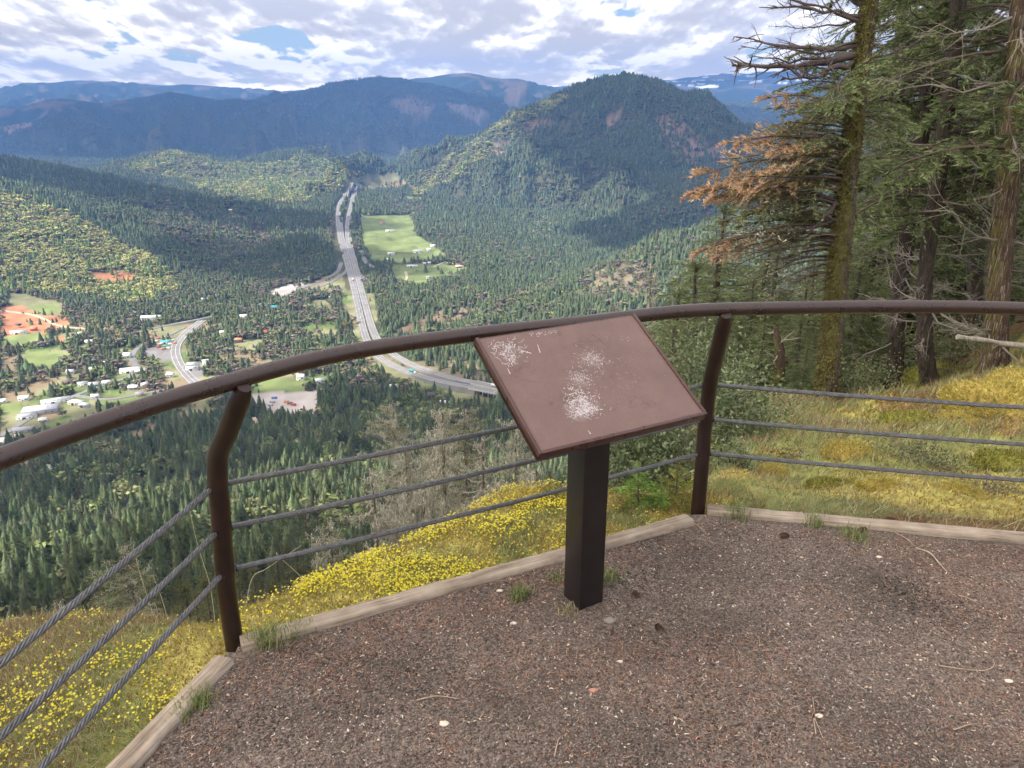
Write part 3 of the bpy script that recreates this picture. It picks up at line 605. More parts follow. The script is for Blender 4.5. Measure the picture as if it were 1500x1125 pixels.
def place(r0, r1, sp, hts, coll_n, mid):
    A = math.radians(48 if r1 <= 1000 else 42); area = (r1 ** 2 - r0 ** 2) * A; n = int(area / sp ** 2)
    r = np.sqrt(tr_.uniform(r0 ** 2, r1 ** 2, n)); az = tr_.uniform(-A, A, n); x = r * np.sin(az); y = r * np.cos(az); z = T(x, y)
    h = tr_.uniform(*hts, n) * tr_.choice([.5, .75, 1, 1, 1.2], n) * (1 + .4 * fbm(x / 45, y / 45, 2, 171))
    v = visible(x, y, z + h * 1.1); x, y, z, r, h = [q[v] for q in (x, y, z, r, h)]; n = len(x)
    px, py = project(np.stack([x, y, z], -1)); ppx, ppy = px, py
    wx = fbm(x / 60, y / 60, 3, 131) * 5 * 1500 / np.maximum(r, 700); wy = fbm(x / 60 + 9, y / 60, 3, 132) * 4 * 1500 / np.maximum(r, 700)
    keep = np.ones(n); cv = np.full(n, -1)
    for k, (c, d, poly) in enumerate(COVER):
        m = inpoly(px + wx * (k != 0) * .3, py + wy * (k != 0) * .3, poly); m &= y > 400; keep[m] = d; cv[m] = k
        if d < .02:  # tall trees just in front of a field would hide it
            m2 = inpoly(px, py - 1126 * h * .45 / np.maximum(r, 1), poly) & (y > 400); keep[m2] = np.minimum(keep[m2], .18)
    own = (r < 1000) & (cv < 0)
    keep = np.where(cv == 0, .95 * sstep(-.45, .1, fbm(x / 55, y / 55, 3, 141)) + .05, keep)
    ok = tr_.random(n) < keep
    for P in ROADPTS:
        w = P[0, 3]; bb = (x > P[:, 0].min() - 40) & (x < P[:, 0].max() + 40) & (y > P[:, 1].min() - 160) & (y < P[:, 1].max() + 40) & ok
        ii = np.where(bb)[0]
        if len(ii):
            d2 = np.full(len(ii), 1e9)
            for q in P[::2]: d2 = np.minimum(d2, np.hypot(x[ii] - q[0], (y[ii] - q[1]) * np.where(y[ii] < q[1], (.12 if q[1] > 1500 else .3) if w > 9 else .35, 1)))
            ok[ii[d2 < w / 2 * (1.5 if w > 9 else 1) + 5]] = False
    for q in HSP:
        m = (np.abs(x - q[0]) < q[2] + 4) & (y > q[1] - q[2] - (22 if q[2] > 7 else 14)) & (y < q[1] + q[2] + 4); ok[m] = False
    x, y, z, r, h, cv, px, py, wx, wy = [q[ok] for q in (x, y, z, r, h, cv, px, py, wx, wy)]; n = len(x)
    nn = fbm(x / 220, y / 220, 3, 151); n2 = fbm(x / 45, y / 45, 3, 152); pc = .72 + .55 * nn + .3 * n2
    oak = np.zeros(n, bool); br = np.zeros(n, bool)
    for p in OAK: oak |= inpoly(px + wx * 2, py + wy * 2, p)
    for p in BROWN: br |= inpoly(px + wx * 2, py + wy * 2, p)
    far = y > 1150
    pc = np.where(oak & far, .2 + .6 * n2, pc); pc = np.where(br & far, .3 + .3 * n2, pc); pc = np.where(cv == 0, .45 + .4 * n2, pc); pc = np.where(r > 5200, .88 + 1.3 * fbm(x / 500, y / 500, 3, 161), pc)
    hillE = (px > 620) & (py < 420) & (r > 1800) & (py > 100); pc = np.where(hillE & ~oak, .78 + .5 * nn, pc)
    pc = np.where(r < 1000, .66 + .8 * fbm(x / 110, y / 110, 3, 155), pc)
    con = tr_.random(n) < pc
    bare = ~con & (tr_.random(n) < np.where(br | (cv == 0), .65, np.where(oak, .12, .4)))
    tint = np.where(con[:, None], np.where((r < 1000)[:, None], np.array((.12, .15, .075)), np.array((.085, .11, .056))), np.where(bare[:, None], np.array((.21, .18, .14)), np.array((.19, .21, .09))))
    lf = ~con & ~bare; tint[lf & (tr_.random(n) < .35) & ~oak] = (.17, .2, .075)
    tint[lf & oak] = (.41, .41, .155); tint[con & oak] = (.11, .15, .05)
    pick = tr_.random(n); tint = tint * (1 + .42 * (pick[:, None] - .5)) * (1 + .05 * tr_.normal(0, 1, (n, 3)))
    tint[con & (pick > .95)] *= 1.35
    if mid: idx = np.where(con, tr_.integers(0, 4, n), np.where(bare, tr_.integers(7, 9, n), tr_.integers(4, 7, n)))
    else: idx = np.where(con, tr_.integers(0, 3, n), tr_.integers(3, 6, n))
    h = np.where(con, h, h * .62); 
    return np.column_stack([x, y, z - .4]), h, con, np.clip(tint, .004, .6), idx, r
# ---------------------------------------------------------------- buildings
def flatmat(name, c, rough=.7, v=.12):
    c = np.array(c); return simple(name, tuple(c * (1 - v)), tuple(np.minimum(c * (1 + v), .95)), .35, rough)
BM = {k: flatmat(k + '_panel', c) for k, c in dict(white=(.78, .78, .76), grey=(.36, .37, .39), lilac=(.5, .5, .56), brown=(.2, .15, .12), red=(.48, .07, .05), teal=(.05, .4, .42), cream=(.6, .54, .42), orange=(.6, .24, .1), blue=(.12, .22, .5), dark=(.06, .06, .07)).items()}
m_glass = flatmat('window_glass', (.05, .07, .09), .15)
HOUSE_PROTO = {}
def make_house(w, d, h, roof, wall, kind):
    """kind: house (gable), shed (low gable, wide door), flat (big flat roofed hall)"""
    o = empty(kind if kind != 'flat' else 'hall')
    m = MB(); rh = d * (.28 if kind == 'house' else .14)
    if kind == 'flat':
        box(m, (0, 0, h / 2 - 1), (w, d, h + 2)); kid(o, m.build('wall', BM[wall]))
        r = MB(); box(r, (0, 0, h + .25), (w + .6, d + .6, .5)); box(r, (w * .2, 0, h + .9), (3, 2.4, .8)); kid(o, r.build('roof', BM[roof]))
    else:
        box(m, (0, 0, h / 2 - 1), (w, d, h + 2)); v = np.array([[-w/2,-d/2,h],[-w/2,d/2,h],[-w/2,0,h+rh],[w/2,-d/2,h],[w/2,d/2,h],[w/2,0,h+rh]]); m.add(v, [[0,2,1],[3,4,5]]); kid(o, m.build('wall', BM[wall]))
        r = MB(); e = .6; t = .25; sl = rh / (d / 2)
        for s in (-1, 1):
            y0 = s * (d / 2 + e); z0 = h - e * sl + .05; V = np.array([[-w/2-e,y0,z0],[w/2+e,y0,z0],[w/2+e,0,h+rh+.05],[-w/2-e,0,h+rh+.05]]); V2 = V + [0, 0, t]
            r.add(np.vstack([V, V2]), [[0,1,2,3],[4,5,6,7],[0,1,5,4],[1,2,6,5],[3,0,4,7]])
        ro = kid(o, r.build('roof', BM[roof]))
        if kind == 'house': c = MB(); box(c, (w * .25, d * .12, h + rh), (.8, .8, 1.6)); c_ = c.build('chimney', BM['brown']); kid(ro, c_)
    dr = MB(); dw = 1.1 if kind == 'house' else min(4, w * .3); box(dr, (-w * .1, -d / 2 - .05, 1.1 if kind == 'house' else 1.6), (dw, .12, 2.2 if kind == 'house' else 3.2)); kid(o, dr.build('door', BM['dark']))
    for sx in (-.34, .2, .38):
        q = MB(); box(q, (w * sx, -d / 2 - .04, h * .55), (1.7, .1, 1.2)); kid(o, q.build('window', m_glass))
    return o
FIRST = {}
def set_house(px, py, w, d, h, rz, roof, wall, kind, label, cat=None, group=None):
    g = hit(px, py); key = (w, d, h, roof, wall, kind)
    if key in FIRST: o = copy_tree(FIRST[key])
    else: o = make_house(w, d, h, roof, wall, kind); FIRST[key] = o
    o.location = (g[0], g[1], T1(g[0], g[1])); o.rotation_euler = (0, 0, rz); HSP.append((g[0], g[1], max(w, d) / 2))
    tag(o, label, cat or {'house': 'house', 'shed': 'barn', 'flat': 'hall'}[kind], group); return o

hh = [
 (222,468,34,14,6,.15,'white','white','shed','long white metal barn at the edge of the woods above the town'),
 (60,604,40,20,6,.35,'lilac','grey','flat','big pale grey school hall beside the orange dirt patch'),
 (82,590,34,9,5,.5,'lilac','white','flat','long narrow grey roofed wing behind the school hall'),
 (40,612,22,12,4,.35,'grey','white','flat','low grey annexe in front of the school hall, leftmost of the school roofs'),
 (112,592,18,10,4,-.2,'white','cream','flat','white portable hall right of the school'), (124,596,12,8,4,-.2,'white','lilac','flat','small white classroom at the right end of the school grounds'),
 (191,545,28,12,5,.35,'white','white','flat','white roofed store by the town street'), (206,546,14,10,4,.3,'white','brown','flat','small flat white building right of the white store'),
 (28,489,26,8,5,.25,'lilac','white','shed','long pale stable beside the red soil field'), (50,484,10,7,4,.25,'orange','red','house','small orange roofed house at the end of the pale stable'),
 (131,503,11,8,4,.3,'white','white','house','white house among trees above the town street'), (119,491,12,6,4,.5,'white','cream','house','narrow white roofed house between dark trees north of the town'),
 (158,535,11,9,4,.2,'white','white','house','bright white cottage left of the big round trees'), (187,524,10,12,5,.1,'white','white','house','tall white house beside the paved bend'),
 (136,543,9,7,4,.6,'white','grey','house','small white cottage with a grey wall in the orchard'), (104,547,10,8,4,.1,'lilac','white','house','pale lilac roofed house under the bare trees'),
 (98,562,12,8,4,.3,'brown','brown','house','brown roofed house behind the school road'), (122,565,13,8,4,.4,'grey','white','house','grey roofed white house on the school road'), (138,566,13,8,4,.3,'lilac','grey','house','wide lilac roofed house right of the school road'),
 (156,563,10,7,4,.5,'white','lilac','house','white roofed house on the corner of the long street'), (196,570,12,8,4,.1,'white','grey','house','white house south of the store'), (205,580,10,7,4,.4,'grey','cream','house','grey roofed cream house in the lower town'),
 (212,566,9,7,4,.9,'white','white','house','tiny white cottage turned to the lane'), (140,583,9,6,4,.2,'white','white','house','white cottage on the big green lawn'), (250,552,9,8,5,0,'white','white','house','white house close to the sweeping road'),
 (37,632,24,8,4,.3,'grey','grey','house','long grey ranch house below the school'), (28,640,7,5,3,.3,'white','white','shed','small white shed beside the grey ranch house','shed'), (12,648,16,9,4,.3,'white','white','house','white roofed house above the handrail at the far left'),
 (64,618,9,7,4,.3,'white','cream','house','little white house in the trees near the ranch'), (36,586,12,8,4,.2,'white','white','house','white farmhouse on the lawn left of the school'), (5,590,8,6,4,.3,'white','white','house','white shack at the left edge of the lawn'),
 (80,694,13,8,5,.2,'grey','white','house','grey roofed house alone in the dark forest under the handrail'), (73,689,7,6,5,.2,'white','white','house','small white outbuilding left of the lonely forest house'),
 (283,541,18,14,9,.1,'grey','white','flat','tall grey building beside the sweeping road'), (303,535,11,8,7,.5,'white','white','house','white gabled house right of the tall grey building'),
 (300,440,13,8,4,.2,'white','cream','shed','pale green barn at the forest edge over the railway line'), (402,452,14,9,5,.1,'teal','white','shed','turquoise roofed shed in the trailer yard'),
 (326,489,8,6,4,.1,'white','white','house','white cottage in the clearing west of the orange tree'), (350,501,12,8,5,0,'orange','brown','house','brown house with an orange roof in the clearing'), (389,489,8,7,5,.4,'red','red','house','red cottage at the edge of the clearing'),
 (357,465,12,7,4,.3,'white','white','house','white house among firs below the trailer yard'), (441,556,10,9,6,0,'white','white','house','white farmhouse at the right end of the long green field'), (468,560,12,8,4,.4,'lilac','white','house','lilac roofed house right of the white farmhouse'),
 (485,438,7,5,4,0,'white','white','house','white hut beside the freeway ramp meadow'),
 (566,556,0,0,0,0,0,0,0,0),
 (575,569,12,8,4,.2,'white','white','house','white house above the woods left of the red barn'), (565,571,8,6,4,.3,'blue','white','house','blue roofed cottage beside the white house above the woods'),
 (521,555,8,6,4,0,'white','white','house','white cottage in the lower meadow trees'), (655,593,20,8,4,-.25,'white','red','shed','red barn with a white roof near the overpass'),
 (572,339,30,6,4,0,'white','white','shed','long white greenhouse in the middle of the valley field'), (560,328,13,8,5,0,'orange','cream','house','orange roofed farmhouse in the upper valley field'),
 (573,373,18,9,5,0,'white','white','shed','white shed at the left end of the lower valley field'), (612,370,22,10,6,.1,'lilac','white','shed','big pale barn beside the pointed fir in the valley'), (628,368,10,8,6,.1,'white','white','house','white house right of the pale valley barn'), (634,362,14,7,5,.3,'white','white','house','white roofed house behind the pale valley barn'),
 (604,391,26,8,4,0,'white','white','shed','long white barn on the nearest valley meadow'), (622,388,8,8,5,.1,'white','cream','shed','first round topped white shed right of the long barn'), (629,387,8,8,5,.1,'white','white','shed','second white shed right of the long barn'),
 (672,392,14,7,4,.1,'white','brown','house','white roofed house under the red tree'), (569,381,7,5,3,0,'white','white','house','tiny white hut at the bottom of the lower valley field'), (545,295,14,7,4,0,'white','white','shed','white barn at the head of the valley near the roads'), (552,293,9,7,4,.3,'white','lilac','house','white house at the head of the valley'),
 (628,408,9,6,4,.2,'grey','white','house','grey roofed cottage in the trees below the nearest meadow'),
 (95,278+0,0,0,0,0,0,0,0,0), (228,279,10,8,5,.2,'orange','cream','house','orange roofed house high on the forested ridge'), (338,309,10,7,4,0,'white','cream','house','pale cabin on the brown hillside left of the freeway'), (262,355,9,6,4,0,'white','cream','house','pale cabin in the dark woods of the left ridge'),
]
for h_ in hh:
    if h_[2]: set_house(*h_)
m_tyre = flatmat('tyre', (.03, .03, .03), .9)
def make_vehicle(kind, colr):
    o = empty(kind); m = MB()
    if kind == 'truck':
        box(m, (2.4, 0, 1.5), (3.0, 2.4, 2.4), col=(1, 1, 1)); box(m, (4.3, 0, 1.1), (.9, 2.3, 1.5)); kid(o, m.build('cab', BM['red' if colr == 'white' else 'white']))
        t = MB(); box(t, (-5.2, 0, 2.3), (11.6, 2.5, 2.9)); kid(o, t.build('trailer', BM[colr])); wx = (-9.8, -8.5, .2, 3.9)
    elif kind == 'container':
        box(m, (0, 0, 1.4), (7.2, 2.6, 2.6)); kid(o, m.build('body', BM[colr])); t = MB(); box(t, (3.62, 0, 1.4), (.05, 2.2, 2.2)); kid(o, t.build('door', BM['grey'])); return o
    else:
        v = np.array([[-2.2,-.9,.35],[2.2,-.9,.35],[2.2,.9,.35],[-2.2,.9,.35],[-2.15,-.85,.95],[2.1,-.85,.85],[2.1,.85,.85],[-2.15,.85,.95]]); f = [[0,3,2,1],[4,5,6,7],[0,1,5,4],[1,2,6,5],[2,3,7,6],[3,0,4,7]]
        m.add(v, f); box(m, (-.2, 0, 1.44), (1.5, 1.4, .06)); kid(o, m.build('body', BM[colr])); t = MB(); box(t, (-.25, 0, 1.17), (2.5, 1.6, .5), taper=.8); kid(o, t.build('window', m_glass)); wx = (-1.35, 1.35)
    for x_ in wx:
        for s in (-1, 1):
            w = MB(); r = .5 if kind == 'truck' else .34; tube(w, [[x_, s * 1.12 if kind == 'truck' else s * .82, r], [x_, s * .85 if kind == 'truck' else s * .62, r]], r, 12); kid(o, w.build('wheel', m_tyre))
    return o
VF = {}
def set_vehicle(kind, colr, loc, rz, label, cat, group):
    k = (kind, colr)
    if k in VF: o = copy_tree(VF[k])
    else: o = make_vehicle(kind, colr); VF[k] = o
    o.location = loc; o.rotation_euler = (0, 0, rz); tag(o, label, cat, group)
def on_road(k, px, py, off):
    P, Pz, n = RD[k]; g = hit(px, py); i = int(np.argmin(np.hypot(P[:, 0] - g[0], P[:, 1] - g[1]))); t = P[min(i + 1, len(P) - 1)] - P[i - 1]
    p = P[i, :2] + n[i] * off; return (p[0], p[1], Pz[i] + .06), math.atan2(t[1], t[0])
for kd, cl, k, px, py, off, lb in [('truck','white',0,516,411,1.8,'white semi truck on the straight freeway just below the ramps'), ('car','white',0,519,430,-2,'white car on the left freeway lanes below the ramps'), ('car','white',0,521,431,2.4,'white car beside another below the freeway ramps'),
    ('car','white',1,533,446,2,'lone white car on the right freeway lanes'), ('car','white',0,525,455,1,'white car halfway down the freeway'), ('car','blue',0,526,458,3,'blue car trailing a white one halfway down the freeway'), ('car','white',0,528,467,0,'white car nearest the handrail on the freeway'),
    ('truck','teal',0,607,549,2,'teal loaded truck on the freeway bend under the handrail'), ('truck','white',1,728,577,-1,'white box trailer truck on the overpass beside the sign'), ('car','white',6,262,540,2,'white car on the sweeping town road')]:
    p, rz = on_road(k, px, py, off); set_vehicle(kd, cl, p, rz, lb, 'truck' if kd == 'truck' else 'car', 'traffic on the freeway' if k < 2 else None)
yard = [(232,497,'red'),(238,499,'orange'),(247,500,'white'),(254,499,'white'),(229,501,'white'),(236,505,'white'),(242,508,'teal'),(250,505,'white'),(256,504,'orange'),(233,509,'red'),(240,512,'orange'),(247,511,'white')]
for px, py, cl in yard:
    g = hit(px, py); set_vehicle('container', cl, (g[0], g[1], g[2] + .1), random.uniform(-.5, .9), '%s trailer parked in the crowded yard by the sweeping road' % cl, 'trailer', 'trailers in the crowded yard')
set_house(243,503,16,9,4,.3,'teal','white','shed','turquoise roofed workshop in the middle of the crowded yard','workshop')
for px, py, cl in [(408,444,'white'),(414,442,'white'),(420,441,'white'),(426,444,'white'),(417,446,'white'),(424,449,'white'),(430,446,'white'),(411,458,'white'),(406,461,'white'),(431,453,'white'),(352,452,'white'),(359,450,'white')]:
    g = hit(px, py); set_vehicle('container', cl, (g[0], g[1], g[2] + .1), random.uniform(-.6, .6), 'white trailer in the yard below the far end of the local road', 'trailer', 'white trailers in the upper yard')
for px, py, cl in [(402,584,'blue'),(399,590,'grey'),(396,594,'lilac'),(425,592,'brown'),(420,590,'orange'),(430,594,'red')]:
    g = hit(px, py); set_vehicle('container', cl, (g[0], g[1], g[2] + .1), random.uniform(-.4, .4), '%s freight box standing on the pale gravel lot' % cl, 'container', 'freight boxes on the gravel lot')
# overpass
P, Pz, n = RD[0]; P2, Pz2, n2 = RD[1]
i0 = int(np.argmin(np.hypot(P[:, 0] - BR[0], P[:, 1] - BR[1]))); bo = empty('bridge', (0, 0, 0))
dk = MB(); sl = slice(max(i0 - 9, 0), i0 + 14)
for (A_, Z_, nn_, w_) in ((P[sl], Pz[sl], n[sl], 12.5), (P2[sl], Pz2[sl], n2[sl], 12.5)):
    for s in (-1, 1): 
        q = np.column_stack([A_[:, :2] + nn_ * s * (w_ / 2 + .2), Z_ - .6]); N_ = len(q); a = np.arange(N_ - 1)
        for o2 in (0, .35): pass
        dk.add(np.vstack([q + [0, 0, -1.1], q + [0, 0, 1.5]]), np.stack([a, a + 1, a + N_ + 1, a + N_], -1)); q2 = q.copy(); q2[:, :2] += nn_ * s * .4
        dk.add(np.vstack([q2 + [0, 0, -1.1], q2 + [0, 0, 1.5]]), np.stack([a, a + 1, a + N_ + 1, a + N_], -1)); dk.add(np.vstack([q + [0, 0, 1.5], q2 + [0, 0, 1.5]]), np.stack([a, a + 1, a + N_ + 1, a + N_], -1))
kid(bo, dk.build('parapet', m_conc))
for kx in range(-6, 12, 3):
    for (A_, Z_, nn_) in ((P, Pz, n), (P2, Pz2, n2)):
        ii = min(i0 + kx, len(A_) - 1)
        for s in (-3.5, 3.5):
            pr = MB(); c = A_[ii, :2] + nn_[ii] * s; zb = T1(*c) - 1; tube(pr, [[c[0], c[1], zb], [c[0], c[1], Z_[ii] - 1]], .7, 8); kid(bo, pr.build('pillar', m_conc))
tag(bo, 'concrete overpass carrying the freeway, left of the brown sign', 'bridge')
# mast on the bright hill
g = hit(377, 247); tw = empty('radio_mast', tuple(g)); m = MB()
for a in range(3): tube(m, [[3 * math.cos(a * 2.1), 3 * math.sin(a * 2.1), -1], [.3 * math.cos(a * 2.1), .3 * math.sin(a * 2.1), 30]], .5, 5)
kid(tw, m.build('lattice', BM['white'])); m = MB(); tube(m, [[-2.5, 0, 28], [2.5, 0, 28]], .9, 8); kid(tw, m.build('antenna', BM['white'])); tag(tw, 'thin white radio mast on the bright green hill', 'mast')

# ---------------------------------------------------------------- forests
import time; _t = time.time()
res = place(68, 1000, 5.8, (14, 26), PROTO_MID, True)
P_, h_, con_, tint_, idx_, r_p = res
ppx, ppy = project(P_ + np.column_stack([h_ * 0, h_ * 0, h_ * .6]))
inview = (ppx > -60) & (ppx < 1100) & (ppy < 1200) & (ppy > 250)
azp = np.degrees(np.arctan2(P_[:, 0], P_[:, 1])); inview &= ~((azp > 14) & (r_p < 90))
order = np.argsort(r_p)
near_c = [i for i in order if con_[i] and inview[i]][:300]; near_l = [i for i in order if (not con_[i]) and inview[i]][:150]
rest = np.ones(len(P_), bool); rest[near_c] = False; rest[near_l] = False; rest &= ~((r_p < 95) & ~inview)
rest &= inview | (r_p > 110)
def inst(sel, res_, name, label, coll):
    P_, h_, con_, tint_, idx_, r_p = res_; n = sel.sum(); w = tr_.uniform(.85, 1.3, n) * np.where(con_[sel], 1.15, 1.35)
    masses(name, label, P_[sel], tr_.uniform(0, 6.28, n), np.column_stack([h_[sel] * w, h_[sel] * w, h_[sel]]), idx_[sel], tint_[sel], coll)
inst(rest, res, 'slope_forest', 'mixed fir and oak forest covering the slope below the railing', PROTO_MID)
NT = [int(rest.sum())]
for r0, r1, sp, hts, nm, lb in ((1000, 2300, 5.7, (10, 18), 'valley_forest', 'mixed woods around the town and on the lower hills'), (2300, 4800, 7.8, (15, 25), 'hill_forest', 'forest on the hills beside the freeway'), (4800, 9000, 15, (15, 24), 'ridge_forest', 'dark forest on the distant ridges')):
    rr = place(r0, r1, sp, hts, PROTO_FAR, False)
    s = np.ones(len(rr[0]), bool); NT.append(len(rr[0])); inst(s, rr, nm, lb, PROTO_FAR)
print('TREES', NT, time.time() - _t)
# ---------------------------------------------------------------- the viewpoint: gravel, kerb, railing, sign
def H1(px, py, z=0.0): return PZ(px, py, z)
def rust(name, c1, c2, rough, spec=.5):
    m, nt, b = newmat(name); n = noise_n(nt, 14, 6, .6); r = ramp(nt, n.outputs['Fac'], [(.3, c1), (.7, c2)])
    n2 = noise_n(nt, 260, 3, .6); r2 = ramp(nt, n2.outputs['Fac'], [(.62, (1, 1, 1)), (.74, (1.45, 1.35, 1.3))])
    L(nt, mixc(nt, 1.0, r.outputs['Color'], r2.outputs['Color'], 'MULTIPLY'), b.inputs['Base Color']); b.inputs['Roughness'].default_value = rough; b.inputs['Specular IOR Level'].default_value = spec
    rr = nd(nt, 'ShaderNodeMapRange'); rr.inputs['To Min'].default_value = rough - .1; rr.inputs['To Max'].default_value = rough + .14; L(nt, n.outputs['Fac'], rr.inputs['Value']); L(nt, rr.outputs['Result'], b.inputs['Roughness'])
    bump(nt, b, n2.outputs['Fac'], .06, .0006); return m
m_rail = rust('brown_powder_coat', (.034, .017, .0145), (.048, .0245, .021), .27, .8)
m_post = rust('brown_post_paint', (.02, .0095, .008), (.036, .018, .015), .33)
m_cable = simple('galvanised_cable', (.13, .13, .14), (.24, .24, .25), 60, .42, .2, .0008, metal=.75)
RAILZ = .985
rail_px = [(-330, 860), (0, 672), (150, 618), (300, 570), (500, 518), (700, 489), (850, 473), (1000, 456), (1150, 451), (1320, 449), (1500, 452)]
rp = [np.array([-1.75, -.2, RAILZ]), np.array([-1.62, .55, RAILZ]), np.array([-1.42, 1.12, RAILZ])] + [PZ(x, y, RAILZ) for x, y in rail_px[1:]] + [np.array([2.9, 2.8, RAILZ]), np.array([3.9, 2.45, RAILZ])]
RL = spline(np.array(rp), 12)
rail = empty('railing', tuple(PZ(345, 945)))
rl0 = np.array(rail.location)
def rel(P): return np.asarray(P) - rl0
m = MB(); tube(m, rel(RL), .0265, 24); kid(rail, m.build('top_rail', m_rail, smooth=True))
kb = PZ(343, 938, -.02); kb2 = PZ(1022, 748, -.02)
kb0 = np.array([-1.30, .45, -.02]); kb3 = np.array([2.75, 2.78, -.02])
CZ = [.27, .433, .595]
inn = {0: np.array([.98, -.2, 0]), 1: np.array([.75, -.66, 0]), 2: np.array([-.1, -1, 0]), 3: np.array([-.3, -.95, 0])}
def nearest_rail(p): i = int(np.argmin(np.hypot(RL[:, 0] - p[0], RL[:, 1] - p[1]))); return RL[i]
POSTTOP = [nearest_rail(kb0 + np.array([.1, 0, 0])), PZ(357, 560, RAILZ), PZ(1064, 456, RAILZ), nearest_rail(kb3 + np.array([0, -.1, 0]))]
PB = [kb0, kb, kb2, kb3]
LEAN = [.12, .12, -.08, -.05]
for bs, tp, ln_ in zip(PB, POSTTOP, LEAN):
    mid = bs + (tp - bs) * np.array([ln_, ln_, 0]); mid[2] = .64 if ln_ > 0 else .55
    b1 = bs * 1.0; b1[2] = -.12
    pts = np.array([b1, bs + [0, 0, .2], mid + [0, 0, -.16], mid + (tp - mid) * [.12, .12, .13], mid + (tp - mid) * [.5, .5, .5], np.array([tp[0], tp[1], tp[2] - .015])])
    P_s = spline(rel(pts), 7); q = MB(); tube(q, P_s, np.concatenate([np.full(len(P_s) - 3, .0318), [.031, .028, .020]]), 22); kid(rail, q.build('post', m_post, smooth=True))
    if 0: w = MB(); tube(w, [P_s[-4] + (P_s[-1] - P_s[-4]) * .1, P_s[-4] + (P_s[-1] - P_s[-4]) * .3, P_s[-4] + (P_s[-1] - P_s[-4]) * .62], [.0322, .0338, .0338], 22, cap=False); kid(rail, w.build('weld_collar', m_rail, smooth=True))
def post_x(i, z):
    bs, tp = PB[i], POSTTOP[i]; return bs[:2] + (tp - bs)[:2] * LEAN[i] * min(1, z / (.64 if LEAN[i] > 0 else .55))
for z in CZ:
    pts = [np.array([*post_x(i, z), z]) for i in range(4)]
    pts = [pts[0] + np.array([-.1, -1.4, 0])] + pts + [pts[3] + np.array([1.2, -.5, 0])]
    cl = []
    for a, b in zip(pts[:-1], pts[1:]):
        n_ = max(int(np.linalg.norm(b - a) / .006), 4)
        for t in np.arange(n_) / n_: p = a + (b - a) * t; p = p - np.array([0, 0, .012 * 4 * t * (1 - t)]); cl.append(p)
    C_ = np.array(cl); T_ = norm(np.gradient(C_, axis=0)); s_ = np.concatenate([[0], np.cumsum(np.linalg.norm(np.diff(C_, axis=0), axis=1))])
    A_ = norm(np.cross(T_, [0, 0, 1.0])); B_ = np.cross(A_, T_); q = MB(); tube(q, rel(C_[::6]), .0042, 8)
    for k in range(6):
        ph = s_ / .105 * 2 * math.pi + k * math.pi / 3; S_ = C_ + A_ * (np.cos(ph) * .0062)[:, None] + B_ * (np.sin(ph) * .0062)[:, None]; tube(q, rel(S_), .0033, 6, cap=False)
    kid(rail, q.build('cable', m_cable, smooth=True))
for i in (1, 2):
    for z in CZ:
        p = post_x(i, z); q = MB()
        for s in (-1, 1):
            nx = PB[i + (1 if s > 0 else -1)] - PB[i]; d = norm(np.array([nx[0], nx[1], 0])); c = np.array([p[0], p[1], z]) + d * .0305; tube(q, rel(np.array([c, c + d * .005])), .0135, 14)
        kid(rail, q.build('grommet', m_post))
tag(rail, 'curved brown steel handrail on bent posts with three twisted wire cables', 'railing')
# sign
def frm(yaw, tilt):
    u = np.array([math.cos(yaw), math.sin(yaw), 0]); n_ = np.array([-math.sin(yaw), math.cos(yaw), 0]); d = n_ * math.cos(tilt) + np.array([0, 0, 1]) * math.sin(tilt); return u, d, np.cross(u, d)
YAW = .5034; TILT = .5343; SWd, SHt = .663, .493
sc0 = np.array([.2708, 2.4399, .8862]); u_, d_, n_ = frm(YAW, TILT)
sbase = PZ(856, 884, 0); spx = np.array([.262, 2.44])
g0 = PZ(849, 893, 0); hw = .053; sy = YAW + .02
spx = g0[:2] + np.array([math.cos(sy) * hw - math.sin(sy) * hw, math.sin(sy) * hw + math.cos(sy) * hw]) * 1.0
sign = empty('interpretive_sign', (spx[0], spx[1], 0)); so = np.array([spx[0], spx[1], 0])
def P3(a, b, c): return sc0 + u_ * a + d_ * b + n_ * c - so
m_sign, nt, b_ = newmat('brown_sign_paint'); n = noise_n(nt, 7, 6, .6); r = ramp(nt, n.outputs['Fac'], [(.3, (.155, .094, .084)), (.7, (.195, .12, .108))])
n2 = noise_n(nt, 300, 2, .5); r2 = ramp(nt, n2.outputs['Fac'], [(.3, (.86, .86, .86)), (.7, (1.12, 1.12, 1.12))]); PANELC = mixc(nt, 1.0, r.outputs['Color'], r2.outputs['Color'], 'MULTIPLY'); b_.inputs['Roughness'].default_value = .36; NTP, BP = nt, b_; bump(nt, b_, n2.outputs['Fac'], .15, .0006)
m_trim = rust('brown_sign_trim', (.07, .033, .029), (.10, .048, .042), .28)
def slab(mb, a0, a1, b0, b1, c0, c1, bev=0):
    v = [P3(a, b, c) for c in (c0, c1) for a, b in ((a0, b0), (a1, b0), (a1, b1), (a0, b1))]
    mb.add(v, [[0, 3, 2, 1], [4, 5, 6, 7], [0, 1, 5, 4], [1, 2, 6, 5], [2, 3, 7, 6], [3, 0, 4, 7]])
W2, H2 = SWd / 2, SHt / 2
